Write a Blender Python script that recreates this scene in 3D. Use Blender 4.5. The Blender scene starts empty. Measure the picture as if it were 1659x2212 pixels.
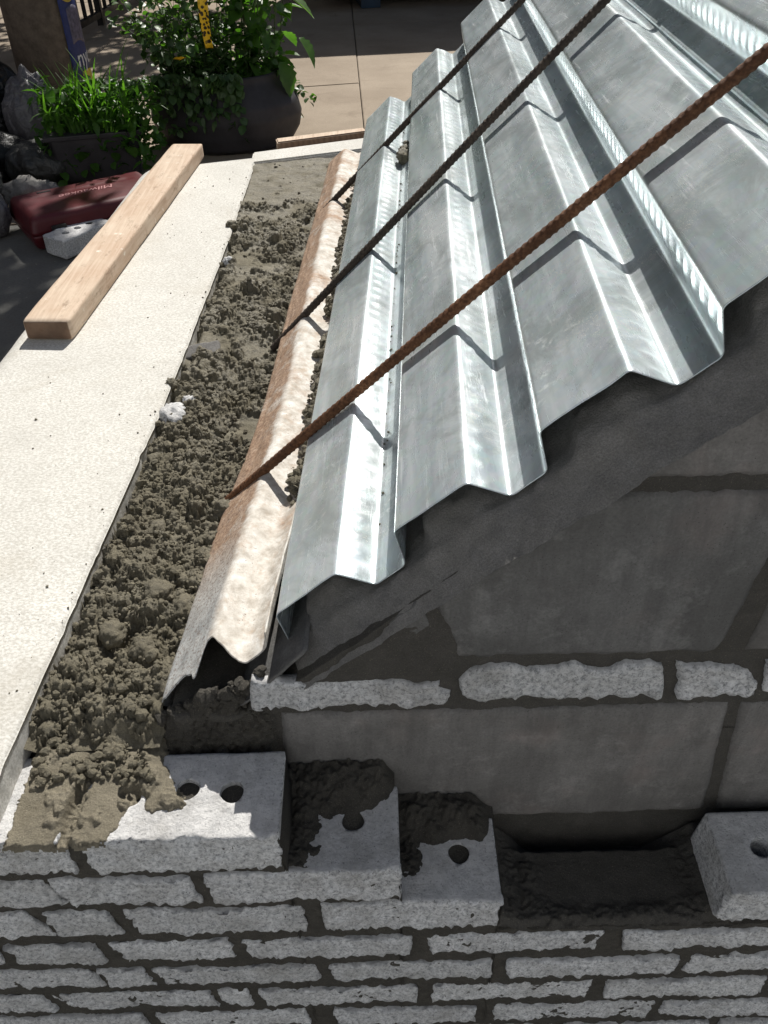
import bpy, bmesh, math, random
import numpy as np
from mathutils import Vector, Matrix, noise as mnoise

# ------------------------------------------------------------------ camera, light
scene = bpy.context.scene
col = scene.collection
random.seed(7)
rng = np.random.default_rng(11)

PITCH, ROLL = math.radians(39.7), 0.025
cam_d = bpy.data.cameras.new('camera')
cam_d.sensor_fit = 'HORIZONTAL'
cam_d.sensor_width = 36.0
cam_d.lens = 36.0 * 1789.0 / 1659.0
cam_d.clip_start = 0.02
cam_d.clip_end = 500.0
cam = bpy.data.objects.new('camera', cam_d)
col.objects.link(cam)
Fv = Vector((0, math.cos(PITCH), -math.sin(PITCH)))
Rv = Vector((1, 0, 0))
Uv = Rv.cross(Fv)
R2 = math.cos(ROLL) * Rv - math.sin(ROLL) * Uv
U2 = math.sin(ROLL) * Rv + math.cos(ROLL) * Uv
M = Matrix.Identity(4)
for i in range(3):
    M[i][0], M[i][1], M[i][2] = R2[i], U2[i], -Fv[i]
M.translation = Vector((0, -0.39, 0.705))
cam.matrix_world = M
scene.camera = cam

SUN = Vector((0.20, 0.95, 1.0)).normalized()
world = bpy.data.worlds.new('World')
scene.world = world
world.use_nodes = True
wn = world.node_tree
wn.nodes.clear()
sky = wn.nodes.new('ShaderNodeTexSky')
sky.sky_type = 'NISHITA'
sky.sun_disc = False
sky.sun_elevation = math.asin(SUN.z)
sky.sun_rotation = math.atan2(SUN.x, SUN.y)
sky.dust_density = 1.5
sky.ozone_density = 1.0
bg = wn.nodes.new('ShaderNodeBackground')
bg.inputs['Strength'].default_value = 0.05
wo = wn.nodes.new('ShaderNodeOutputWorld')
wn.links.new(sky.outputs[0], bg.inputs['Color'])
wn.links.new(bg.outputs[0], wo.inputs['Surface'])

sun_d = bpy.data.lights.new('sun', 'SUN')
sun_d.energy = 5.0
sun_d.angle = math.radians(0.5)
sun_d.color = (1.0, 0.965, 0.90)
sun = bpy.data.objects.new('sun', sun_d)
col.objects.link(sun)
sun.rotation_euler = (-SUN).to_track_quat('-Z', 'Y').to_euler()
sun.location = (1, 4, 5)

scene.view_settings.view_transform = 'Standard'
scene.view_settings.look = 'None'
scene.view_settings.exposure = 0.27
scene.view_settings.gamma = 1.0
scene.view_settings.use_curve_mapping = False
GZ = -0.30          # pavement level

# ------------------------------------------------------------------ helpers
def vnoise(p, seed=0):
    """value noise on an (n,3) array, result about -1..1"""
    p = np.asarray(p, dtype=np.float64)
    i = np.floor(p).astype(np.int64)
    f = p - i
    f = f * f * (3 - 2 * f)
    out = 0
    for dx in (0, 1):
        for dy in (0, 1):
            for dz in (0, 1):
                h = (i[:, 0] + dx) * 374761393 + (i[:, 1] + dy) * 668265263 + (i[:, 2] + dz) * 2147483647 + seed * 1274126177
                h = (h ^ (h >> 13)) * 1274126177
                h = (h ^ (h >> 16)) & 0xffffff
                v = h / float(0xffffff)
                wx = f[:, 0] if dx else 1 - f[:, 0]
                wy = f[:, 1] if dy else 1 - f[:, 1]
                wz = f[:, 2] if dz else 1 - f[:, 2]
                out = out + v * wx * wy * wz
    return out * 2 - 1

def fbm(p, octaves=4, seed=0, gain=0.5):
    a, s, t = 1.0, 0, 0
    p = np.asarray(p, dtype=np.float64)
    for k in range(octaves):
        s = s + a * vnoise(p * (2.03 ** k) + 17.3 * k, seed + k)
        t += a
        a *= gain
    return s / t

def sstep(a, b, x):
    t = np.clip((x - a) / (b - a), 0, 1)
    return t * t * (3 - 2 * t)

def make(name, verts, faces, mat=None, parent=None, smooth=False):
    me = bpy.data.meshes.new(name)
    verts = np.asarray(verts, dtype=np.float32)
    me.vertices.add(len(verts))
    me.vertices.foreach_set('co', verts.ravel())
    if isinstance(faces, np.ndarray):
        k = faces.shape[1]
        n = len(faces)
        me.loops.add(n * k)
        me.loops.foreach_set('vertex_index', faces.astype(np.int32).ravel())
        me.polygons.add(n)
        me.polygons.foreach_set('loop_start', np.arange(0, n * k, k, dtype=np.int32))
        me.polygons.foreach_set('loop_total', np.full(n, k, dtype=np.int32))
    else:
        lt = np.array([len(f) for f in faces], dtype=np.int32)
        ls = np.concatenate(([0], np.cumsum(lt)[:-1])).astype(np.int32)
        me.loops.add(int(lt.sum()))
        me.loops.foreach_set('vertex_index', np.array([i for f in faces for i in f], dtype=np.int32))
        me.polygons.add(len(faces))
        me.polygons.foreach_set('loop_start', ls)
        me.polygons.foreach_set('loop_total', lt)
    me.polygons.foreach_set('use_smooth', np.full(len(me.polygons), smooth))
    me.update(calc_edges=True)
    me.validate()
    if mat:
        me.materials.append(mat)
    o = bpy.data.objects.new(name, me)
    col.objects.link(o)
    if parent:
        o.parent = parent
    return o

def tag(o, label=None, cat=None, group=None, kind=None):
    if label: o['label'] = label
    if cat: o['category'] = cat
    if group: o['group'] = group
    if kind: o['kind'] = kind
    return o

def empty(name, loc=(0, 0, 0)):
    o = bpy.data.objects.new(name, None)
    o.empty_display_size = 0.05
    o.location = loc
    col.objects.link(o)
    return o

def under(parent, o):
    """parent o keeping its world position (parents here are only translated)"""
    o.parent = parent
    o.matrix_parent_inverse = Matrix.Translation(-parent.location)
    return o

def grid_faces(nu, nv, off=0):
    """vertex index = i*nv + j"""
    i, j = np.meshgrid(np.arange(nu - 1), np.arange(nv - 1), indexing='ij')
    a = (i * nv + j).ravel() + off
    return np.stack([a, a + nv, a + nv + 1, a + 1], axis=1)

def box_lattice(xs, ys, zs):
    """surface lattice of a box; returns (verts, faces)"""
    idx, verts, faces = {}, [], []
    def vid(i, j, k):
        key = (i, j, k)
        if key not in idx:
            idx[key] = len(verts)
            verts.append((xs[i], ys[j], zs[k]))
        return idx[key]
    nx, ny, nz = len(xs) - 1, len(ys) - 1, len(zs) - 1
    for i in range(nx):
        for j in range(ny):
            faces.append((vid(i, j, 0), vid(i, j + 1, 0), vid(i + 1, j + 1, 0), vid(i + 1, j, 0)))
            faces.append((vid(i, j, nz), vid(i + 1, j, nz), vid(i + 1, j + 1, nz), vid(i, j + 1, nz)))
    for i in range(nx):
        for k in range(nz):
            faces.append((vid(i, 0, k), vid(i + 1, 0, k), vid(i + 1, 0, k + 1), vid(i, 0, k + 1)))
            faces.append((vid(i, ny, k), vid(i, ny, k + 1), vid(i + 1, ny, k + 1), vid(i + 1, ny, k)))
    for j in range(ny):
        for k in range(nz):
            faces.append((vid(0, j, k), vid(0, j, k + 1), vid(0, j + 1, k + 1), vid(0, j + 1, k)))
            faces.append((vid(nx, j, k), vid(nx, j + 1, k), vid(nx, j + 1, k + 1), vid(nx, j, k + 1)))
    return np.array(verts), np.array(faces)

def lin(a, b, step):
    return np.linspace(a, b, max(2, int(round((b - a) / step)) + 1))

def rounded(v, lo, hi, r):
    """round the edges of a box-shaped vertex cloud with radius r (array)"""
    lo, hi = np.array(lo), np.array(hi)
    r = np.asarray(r).reshape(-1, 1)
    inner = np.clip(v, lo + r, hi - r)
    d = v - inner
    L = np.linalg.norm(d, axis=1, keepdims=True)
    L[L < 1e-9] = 1
    return np.where(L > 1e-8, inner + d / L * np.minimum(np.linalg.norm(d, axis=1, keepdims=True), r), v), d / L

# ------------------------------------------------------------------ materials
class NT:
    def __init__(s, name):
        s.m = bpy.data.materials.new(name)
        s.m.use_nodes = True
        s.t = s.m.node_tree
        s.b = s.t.nodes['Principled BSDF']
        s.out = s.t.nodes['Material Output']
        s.tc = s.t.nodes.new('ShaderNodeTexCoord')
    def n(s, typ, **kw):
        nd = s.t.nodes.new(typ)
        for k, v in kw.items():
            if hasattr(nd, k): setattr(nd, k, v)
            else: nd.inputs[k.replace('_', ' ')].default_value = v
        return nd
    def l(s, a, b): s.t.links.new(a, b)
    def coord(s, scale=(1, 1, 1), rot=(0, 0, 0), src='Object'):
        mp = s.n('ShaderNodeMapping')
        mp.inputs['Scale'].default_value = scale
        mp.inputs['Rotation'].default_value = rot
        s.l(s.tc.outputs[src], mp.inputs['Vector'])
        return mp.outputs[0]
    def noise(s, scale, detail=4, rough=0.55, vec=None, dist=0.0):
        nd = s.n('ShaderNodeTexNoise', Scale=scale, Detail=detail, Roughness=rough, Distortion=dist)
        s.l(vec if vec else s.tc.outputs['Object'], nd.inputs['Vector'])
        return nd.outputs['Fac']
    def voro(s, scale, vec=None, feature='F1', rand=1.0):
        nd = s.n('ShaderNodeTexVoronoi', Scale=scale, Randomness=rand)
        nd.feature = feature
        s.l(vec if vec else s.tc.outputs['Object'], nd.inputs['Vector'])
        return nd
    def ramp(s, fac, stops, interp='LINEAR'):
        nd = s.n('ShaderNodeValToRGB')
        cr = nd.color_ramp
        cr.interpolation = interp
        while len(cr.elements) < len(stops): cr.elements.new(0.5)
        for e, (p, c) in zip(cr.elements, stops):
            e.position = p
            e.color = c if len(c) == 4 else (*c, 1)
        s.l(fac, nd.inputs[0])
        return nd.outputs[0]
    def g(s, fac, lo, hi, a=0.0, b=1.0):
        nd = s.n('ShaderNodeMapRange')
        nd.inputs[1].default_value, nd.inputs[2].default_value = lo, hi
        nd.inputs[3].default_value, nd.inputs[4].default_value = a, b
        s.l(fac, nd.inputs[0])
        return nd.outputs[0]
    def mix(s, fac, a, b, blend='MIX'):
        nd = s.n('ShaderNodeMix')
        nd.data_type = 'RGBA'
        nd.blend_type = blend
        for v, i in ((fac, 0), (a, 6), (b, 7)):
            if isinstance(v, (int, float)): nd.inputs[i].default_value = v
            elif isinstance(v, tuple): nd.inputs[i].default_value = (*v, 1) if len(v) == 3 else v
            else: s.l(v, nd.inputs[i])
        return nd.outputs[2]
    def math(s, op, a, b=0.0):
        nd = s.n('ShaderNodeMath')
        nd.operation = op
        for i, v in enumerate((a, b)):
            if isinstance(v, (int, float)): nd.inputs[i].default_value = v
            else: s.l(v, nd.inputs[i])
        return nd.outputs[0]
    def bump(s, h, strength=0.5, dist=0.001, prev=None):
        nd = s.n('ShaderNodeBump', Strength=strength, Distance=dist)
        s.l(h, nd.inputs['Height'])
        if prev: s.l(prev, nd.inputs['Normal'])
        return nd.outputs[0]
    def fin(s, color, rough=0.8, metal=0.0, normal=None, spec=0.4):
        for v, k in ((color, 'Base Color'), (rough, 'Roughness'), (metal, 'Metallic'), (spec, 'Specular IOR Level')):
            if isinstance(v, (int, float)): s.b.inputs[k].default_value = v
            elif isinstance(v, tuple): s.b.inputs[k].default_value = (*v, 1)
            else: s.l(v, s.b.inputs[k])
        if normal: s.l(normal, s.b.inputs['Normal'])
        return s.m

def m_brick():
    s = NT('rough_white_brick')
    geo = s.n('ShaderNodeNewGeometry')
    f = s.noise(190, 6, 0.75)
    base = s.ramp(f, [(0.30, (0.16, 0.165, 0.175)), (0.42, (0.46, 0.47, 0.48)), (0.52, (0.70, 0.705, 0.71)), (0.68, (0.88, 0.88, 0.88))])
    big = s.noise(26, 3, 0.6)
    base = s.mix(s.g(big, 0.35, 0.62, 0.35, 0.0), base, (0.34, 0.33, 0.31))
    base = s.mix(s.g(s.noise(330, 3, .6), .55, .63, 0, .5), base, (.14, .14, .145))
    pits = s.voro(430)
    pm = s.g(pits.outputs['Distance'], 0.16, 0.30, 1, 0)
    gate = s.g(s.noise(90, 2), 0.5, 0.62, 0, 0.8)
    base = s.mix(s.math('MULTIPLY', pm, gate), base, (0.06, 0.055, 0.05))
    sep = s.n('ShaderNodeSeparateXYZ'); s.l(geo.outputs['Normal'], sep.inputs[0])
    top = s.g(sep.outputs['Z'], 0.75, 0.95, 0, 0.8)
    smooth = s.ramp(s.noise(60, 5, 0.65), [(0.3, (0.46, 0.455, 0.45)), (0.6, (0.70, 0.69, 0.675))])
    spk = s.g(s.noise(330, 2, 0.5), 0.62, 0.70, 0, 0.55)
    smooth = s.mix(spk, smooth, (0.20, 0.20, 0.205))
    base = s.mix(top, base, smooth)
    oi = s.n('ShaderNodeObjectInfo')
    tone = s.ramp(oi.outputs['Random'], [(0.0, (0.84, 0.84, 0.84)), (0.5, (0.95, 0.95, 0.96)), (1.0, (1.0, 1.0, 1.0))])
    base = s.mix(1.0, base, tone, 'MULTIPLY')
    dirt = s.g(s.noise(11, 7, .75), .52, .66, 0, .6)
    base = s.mix(s.math('MULTIPLY', dirt, .6), base, (.20, .185, .16))
    n = s.bump(s.noise(210, 6, 0.75), 1.0, 0.0028)
    return s.fin(base, 0.93, 0, n, 0.2)

def m_block(name, a, b, joint=False):
    s = NT(name)
    f = s.noise(9, 6, 0.62)
    base = s.ramp(f, [(0.32, a), (0.66, b)])
    fine = s.noise(420, 3, 0.7)
    base = s.mix(s.g(fine, 0.3, 0.7, 0.45, 0), base, (a[0] * .4, a[1] * .4, a[2] * .4))
    base = s.mix(s.g(s.noise(6, 6, .7, dist=.5), .45, .62, 0, .45), base, (a[0]*.5, a[1]*.5, a[2]*.48))
    red = s.g(s.noise(14, 3), 0.52, 0.68, 0, 0.35)
    base = s.mix(red, base, (b[0] * 1.05, b[1] * .90, b[2] * .86))
    pit = s.g(s.voro(300).outputs['Distance'], 0.08, 0.2, 1, 0)
    pit = s.math('MULTIPLY', pit, s.g(s.noise(60, 2), 0.5, 0.56, 0, 0.8))
    base = s.mix(pit, base, (0.04, 0.037, 0.035))
    smear = s.g(s.noise(13, 8, 0.75), 0.56, 0.70, 0, 0.22)
    base = s.mix(smear, base, (0.42, 0.41, 0.39))
    streak = s.noise(60, 5, 0.7, vec=s.coord((1, 1, .18)))
    base = s.mix(s.g(streak, .35, .62, .40, 0), base, (a[0] * .45, a[1] * .45, a[2] * .45))
    crust = s.g(s.noise(22, 8, .78), .55, .66, 0, .28)
    base = s.mix(crust, base, (b[0] * 1.5, b[1] * 1.5, b[2] * 1.5))
    n = s.bump(s.noise(300, 5, 0.75), 1.0, 0.0016)
    n = s.bump(s.noise(35, 6, 0.7), 0.7, 0.004, n)
    return s.fin(base, 0.94, 0, n, 0.2)

def m_mortar(name, a, b, gloss=0.85, wet=False):
    s = NT(name)
    f = s.noise(40, 6, 0.65)
    base = s.ramp(f, [(0.3, a), (0.7, b)])
    base = s.mix(s.g(s.noise(700, 2, 0.6), 0.35, 0.7, 0.5, 0), base, (a[0] * .45, a[1] * .45, a[2] * .45))
    grain = s.g(s.noise(1100, 2, 0.5), 0.66, 0.72, 0, 0.5)
    base = s.mix(grain, base, (0.42, 0.38, 0.27))
    n = s.bump(s.noise(380, 5, 0.78), 1.0, 0.0024)
    n = s.bump(s.noise(1500, 2, 0.6), 0.5, 0.0005, n)
    r = s.g(s.noise(18, 3), 0.42, 0.6, 0.45 if wet else gloss, gloss)
    return s.fin(base, r, 0, n, 0.35)

def m_slab():
    s = NT('pale_limestone')
    f = s.noise(7, 6, 0.6)
    base = s.ramp(f, [(0.3, (0.60, 0.585, 0.545)), (0.7, (0.73, 0.715, 0.67))])
    grain = s.noise(230, 4, 0.7, vec=s.coord((1, 1.5, 1)))
    base = s.mix(s.g(grain, 0.40, 0.60, 0.8, 0), base, (0.43, 0.41, 0.365))
    stain = s.g(s.noise(5.5, 5, 0.7, dist=0.6), 0.54, 0.72, 0, 0.30)
    base = s.mix(stain, base, (0.38, 0.33, 0.25))
    dots = s.g(s.voro(38).outputs['Distance'], 0.035, 0.06, 0.8, 0)
    dots = s.math('MULTIPLY', dots, s.g(s.noise(12, 2), 0.56, 0.62, 0, 1))
    base = s.mix(dots, base, (0.10, 0.09, 0.07))
    n = s.bump(s.noise(260, 5, 0.75), 0.55, 0.0013)
    return s.fin(base, 0.85, 0, n, 0.3)

def m_zinc():
    s = NT('galvanised_steel')
    sc = s.coord((1, 0.12, 1), (0, 0, math.radians(2.9)))
    f = s.noise(22, 6, 0.62, vec=sc, dist=0.4)
    base = s.ramp(f, [(0.30, (0.44, 0.515, 0.54)), (0.5, (0.65, 0.73, 0.76)), (0.66, (0.86, 0.92, 0.95))])
    sp = s.voro(130)
    base = s.mix(0.10, base, sp.outputs['Color'], 'SOFT_LIGHT')
    dull = s.g(s.noise(9, 6, 0.75, dist=0.8), 0.47, 0.62, 0, 0.6)
    base = s.mix(dull, base, (0.38, 0.42, 0.42))
    # dried water streaks and cement dust
    st = s.g(s.noise(120, 5, 0.75, vec=s.coord((1, 0.05, 1), (0, 0, math.radians(3)))), 0.57, 0.70, 0, 0.55)
    st = s.math('MULTIPLY', st, s.g(s.noise(7, 3), 0.42, 0.6, 0, 1))
    base = s.mix(st, base, (0.85, 0.86, 0.85))
    wipe = s.g(s.noise(80, 6, 0.75, vec=s.coord((0.2, 1, 1), (0, 0, math.radians(40))), dist=0.4), 0.55, 0.68, 0, 0.5)
    wipe = s.math('MULTIPLY', wipe, s.g(s.noise(5, 3), 0.45, 0.6, 0, 1))
    base = s.mix(wipe, base, (0.88, 0.9, 0.9))
    dust = s.g(s.noise(900, 2, 0.6), 0.60, 0.66, 0, 0.8)
    dust = s.math('MULTIPLY', dust, s.g(s.noise(11, 4, 0.6), 0.5, 0.62, 0, 1))
    base = s.mix(dust, base, (0.80, 0.76, 0.66))
    rough = s.g(s.noise(16, 5, 0.7, vec=s.coord((1, 0.25, 1))), 0.3, 0.7, 0.20, 0.34)
    rough = s.math('ADD', rough, s.math('MULTIPLY', st, 0.3))
    metal = s.math('SUBTRACT', 0.50, s.math('MULTIPLY', s.math('ADD', dust, s.math('ADD', st, wipe)), 0.4))
    n = s.bump(s.noise(500, 3, 0.6), 0.10, 0.0006)
    n = s.bump(s.noise(14, 3, 0.5, vec=s.coord((1, 0.35, 1))), 0.16, 0.004, n)
    scr = s.noise(420, 2, 0.5, vec=s.coord((1, 0.03, 1), (0, 0, math.radians(-32))))
    n = s.bump(s.g(scr, 0.66, 0.7), 0.12, 0.0004, n)
    return s.fin(base, rough, metal, n, 0.5)

def m_oldzinc():
    s = NT('weathered_zinc_cement')
    sepc = s.n('ShaderNodeSeparateXYZ'); s.l(s.tc.outputs['Object'], sepc.inputs[0])
    y = sepc.outputs['Y']
    f = s.noise(60, 6, 0.65)
    cream = s.ramp(f, [(0.30, (0.36, 0.32, 0.27)), (0.5, (0.58, 0.545, 0.49)), (0.7, (0.74, 0.73, 0.70))])
    cream = s.mix(s.g(s.noise(34, 7, 0.75), 0.52, 0.64, 0, 0.55), cream, (0.42, 0.31, 0.22))
    rust = s.ramp(s.noise(150, 5, 0.7), [(0.3, (0.15, 0.08, 0.045)), (0.5, (0.33, 0.20, 0.12)), (0.72, (0.50, 0.36, 0.25))])
    att = s.n('ShaderNodeAttribute'); att.attribute_name = 'side'
    side = att.outputs['Fac']       # 1 on the flank towards the wet mortar, 0 in the channel
    rm = s.math('ADD', s.noise(16, 6, 0.68), s.math('MULTIPLY', side, 0.22))
    rm = s.g(rm, 0.50, 0.68, 0, 0.85)
    # towards the sawn end the zinc coat is still on
    rm = s.math('MULTIPLY', rm, s.g(y, 0.24, 0.34, 0.10, 1.0))
    base = s.mix(rm, cream, rust)
    zinc = s.ramp(s.noise(45, 5, 0.6), [(0.3, (0.30, 0.31, 0.31)), (0.7, (0.50, 0.51, 0.50))])
    zm = s.math('MULTIPLY', s.g(y, 0.20, 0.34, 1, 0), side)
    base = s.mix(zm, base, zinc)
    base = s.mix(s.math('MULTIPLY', side, s.g(s.noise(330, 4, .75), .50, .60, 0, .65)), base, (.12, .065, .04))
    spots = s.g(s.noise(420, 3, 0.6), 0.62, 0.69, 0, 0.8)
    spots = s.math('MULTIPLY', spots, s.g(s.noise(30, 3), 0.46, 0.6, 0, 1))
    base = s.mix(spots, base, (0.13, 0.075, 0.045))
    n = s.bump(s.noise(160, 6, 0.7), 0.6, 0.0014)
    return s.fin(base, 0.72, 0.0, n, 0.3)

def m_rust(name, a, b, c):
    s = NT(name)
    f = s.noise(260, 5, 0.7)
    base = s.ramp(f, [(0.3, a), (0.52, b), (0.74, c)])
    base = s.mix(s.g(s.noise(20, 4), 0.4, 0.65, 0.6, 0), base, a)
    n = s.bump(s.noise(900, 4, 0.7), 0.6, 0.0005)
    return s.fin(base, 0.78, 0.15, n, 0.3)

def m_wood():
    s = NT('sawn_pine')
    ang = math.radians(-3.5)
    v = s.coord((1, 0.05, 1), (0, 0, ang))
    g1 = s.noise(110, 5, 0.6, vec=v, dist=1.0)
    base = s.ramp(g1, [(0.3, (0.36, 0.24, 0.155)), (0.5, (0.52, 0.39, 0.28)), (0.7, (0.64, 0.52, 0.40))])
    big = s.ramp(s.noise(9, 5, 0.65), [(0.35, (0.47, 0.33, 0.24)), (0.65, (0.66, 0.56, 0.45))])
    base = s.mix(0.45, base, big)
    dirt = s.g(s.noise(40, 7, 0.8, vec=s.coord((1, .35, 1))), 0.55, 0.68, 0, 0.7)
    base = s.mix(dirt, base, (0.20, 0.13, 0.08))
    pale = s.g(s.noise(24, 5, 0.7), 0.64, 0.69, 0, 0.7)
    base = s.mix(pale, base, (0.80, 0.77, 0.68))
    geo = s.n('ShaderNodeNewGeometry')
    sep = s.n('ShaderNodeSeparateXYZ'); s.l(geo.outputs['Normal'], sep.inputs[0])
    endm = s.g(sep.outputs['Y'], -0.9, -0.6, 0.9, 0)
    rings = s.n('ShaderNodeTexWave', Scale=60, Distortion=3.0)
    rings.wave_type = 'RINGS'; s.l(s.tc.outputs['Object'], rings.inputs[0])
    endc = s.mix(rings.outputs['Fac'], (0.09, 0.05, 0.03), (0.15, 0.088, 0.055))  # end grain rings, their colour darkened for the shade on the near end
    base = s.mix(endm, base, endc)
    n = s.bump(s.noise(240, 4, 0.6, vec=v), 0.35, 0.0008)
    return s.fin(base, 0.75, 0, n, 0.3)

def m_walk(name, a, b):
    s = NT(name)
    f = s.noise(2.2, 8, 0.65)
    base = s.ramp(f, [(0.3, a), (0.7, b)])
    base = s.mix(s.g(s.noise(150, 4, 0.7), 0.35, 0.65, 0.35, 0), base, (a[0] * .55, a[1] * .55, a[2] * .55))
    base = s.mix(s.g(s.noise(5, 6, 0.7, dist=0.8), 0.58, 0.70, 0, 0.4), base, (0.16, 0.12, 0.085))
    base = s.mix(s.g(s.noise(40, 4, 0.7), 0.66, 0.72, 0, 0.4), base, (0.55, 0.5, 0.42))
    n = s.bump(s.noise(130, 6, 0.7), 0.5, 0.002)
    return s.fin(base, 0.9, 0, n, 0.25)

def m_plain(name, c, rough=0.6, metal=0.0, var=0.15, scale=40, spec=0.4, bump=0.15, bscale=120):
    s = NT(name)
    lo = tuple(max(0, x * (1 - var)) for x in c); hi = tuple(min(1, x * (1 + var)) for x in c)
    base = s.ramp(s.noise(scale, 5, 0.65), [(0.3, lo), (0.7, hi)])
    n = s.bump(s.noise(bscale, 4, 0.65), bump, 0.002)
    r = s.g(s.noise(scale * .6, 3), 0.3, 0.7, max(0.05, rough - .1), min(1, rough + .1))
    return s.fin(base, r, metal, n, spec)

def m_leaf(name, a, b, trans=0.35):
    s = NT(name)
    base = s.ramp(s.noise(14, 4, 0.6), [(0.35, a), (0.65, b)])
    s.fin(base, 0.45, 0, None, 0.45)
    tr = s.n('ShaderNodeBsdfTranslucent')
    tc = s.mix(1.0, base, (1.5, 1.9, 0.6), 'MULTIPLY')
    s.l(tc, tr.inputs['Color'])
    mx = s.n('ShaderNodeMixShader')
    mx.inputs[0].default_value = trans
    s.l(s.b.outputs[0], mx.inputs[1]); s.l(tr.outputs[0], mx.inputs[2])
    s.l(mx.outputs[0], s.out.inputs['Surface'])
    return s.m

def m_plastic(name, c, rough, spec=0.6, translucent=0.0):
    s = NT(name)
    base = s.ramp(s.noise(9, 4, 0.6), [(0.35, tuple(x * .8 for x in c)), (0.65, c)])
    n = s.bump(s.noise(20, 4, 0.55, dist=2.0), 0.6, 0.02)
    return s.fin(base, rough, 0, n, spec)

MB = m_brick()
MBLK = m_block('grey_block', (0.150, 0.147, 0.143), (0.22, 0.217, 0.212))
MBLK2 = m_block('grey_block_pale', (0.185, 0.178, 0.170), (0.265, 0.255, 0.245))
MJOINT = m_mortar('joint_mortar', (0.055, 0.050, 0.042), (0.095, 0.087, 0.073))
MJOINT2 = m_mortar('grey_joint_mortar', (0.068, 0.063, 0.055), (0.105, 0.098, 0.087))
MJOINT3 = m_mortar('pale_joint_mortar', (0.22, 0.212, 0.20), (0.33, 0.32, 0.305))
MMORT = m_mortar('wet_mortar', (0.14, 0.124, 0.086), (0.25, 0.222, 0.158), 0.85, True)
MSMEAR = m_mortar('smeared_mortar', (0.20, 0.175, 0.125), (0.30, 0.265, 0.195), 0.75, True)
MSLAB = m_slab()
MZ = m_zinc()
MOZ = m_oldzinc()
MR3 = m_rust('orange_rust', (0.05, 0.024, 0.014), (0.19, 0.085, 0.04), (0.36, 0.19, 0.10))
MR2 = m_rust('dark_rust', (0.03, 0.025, 0.021), (0.075, 0.055, 0.042), (0.15, 0.12, 0.09))
MWOOD = m_wood()
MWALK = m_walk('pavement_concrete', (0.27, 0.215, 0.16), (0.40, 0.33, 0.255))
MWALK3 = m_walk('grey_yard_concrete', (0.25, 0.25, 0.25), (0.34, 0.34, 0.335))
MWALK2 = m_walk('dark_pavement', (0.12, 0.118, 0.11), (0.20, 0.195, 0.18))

# ------------------------------------------------------------------ the ground
gs = 60.0
LZ = -0.80          # ground of the lower area in front of the brick wall
yb = 0.10
g = make('ground', [(-gs, -gs, LZ), (gs, -gs, LZ), (gs, yb, LZ), (-gs, yb, LZ), (-gs, yb, GZ - .03), (gs, yb, GZ - .03), (gs, gs, GZ - .03), (-gs, gs, GZ - .03)],
         [(0, 1, 2, 3), (3, 2, 5, 4), (4, 5, 6, 7)], MWALK3)
tag(g, kind='structure')

def slab_piece(name, poly, z0, z1, mat, parent=None, bev=0.004, step=0.0):
    """convex polygon extruded with a bevelled top edge"""
    bm = bmesh.new()
    vb = [bm.verts.new((x, y, z0)) for x, y in poly]
    f = bm.faces.new(vb)
    r = bmesh.ops.extrude_face_region(bm, geom=[f])
    vt = [e for e in r['geom'] if isinstance(e, bmesh.types.BMVert)]
    for v in vt: v.co.z = z1
    top = [e for e in bm.edges if all(abs(v.co.z - z1) < 1e-6 for v in e.verts)]
    bmesh.ops.recalc_face_normals(bm, faces=bm.faces)
    if bev: bmesh.ops.bevel(bm, geom=top, offset=bev, segments=2, affect='EDGES')
    me = bpy.data.meshes.new(name); bm.to_mesh(me); bm.free()
    me.materials.append(mat)
    o = bpy.data.objects.new(name, me); col.objects.link(o)
    if parent: o.parent = parent
    return o

walk = empty('sidewalk', (0, 0, 0)); tag(walk, kind='structure')
ca, sa = math.cos(math.radians(12)), math.sin(math.radians(12))
def wk(a, b):   # pavement grid, turned 12 degrees; joint crossing near (-0.07, 4.2)
    return (-0.07 + a * ca - b * sa * 0.15, 4.22 + a * sa * .9 + b)
xs_ = [-4.6, -3.07, -1.54, 0.0, 1.53, 3.06, 4.6]
ys_ = [-3.9, -3.2, -1.62, 0.0, 1.6, 3.2, 4.8, 6.4]
for i in range(len(xs_) - 1):
    for j in range(len(ys_) - 1):
        e = 0.0022
        a0, a1, b0, b1 = xs_[i] + e, xs_[i + 1] - e, ys_[j] + e, ys_[j + 1] - e
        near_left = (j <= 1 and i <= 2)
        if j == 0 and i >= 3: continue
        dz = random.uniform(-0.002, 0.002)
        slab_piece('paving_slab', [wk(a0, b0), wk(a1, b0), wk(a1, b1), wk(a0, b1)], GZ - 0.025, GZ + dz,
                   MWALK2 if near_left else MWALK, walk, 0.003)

# ------------------------------------------------------------------ stoop: base, stone slab
st = empty('stone_step', (-0.47, 0.9, GZ))
tag(st, 'long pale limestone step slab with a timber lying on it, left of the wet mortar', 'step')
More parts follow.
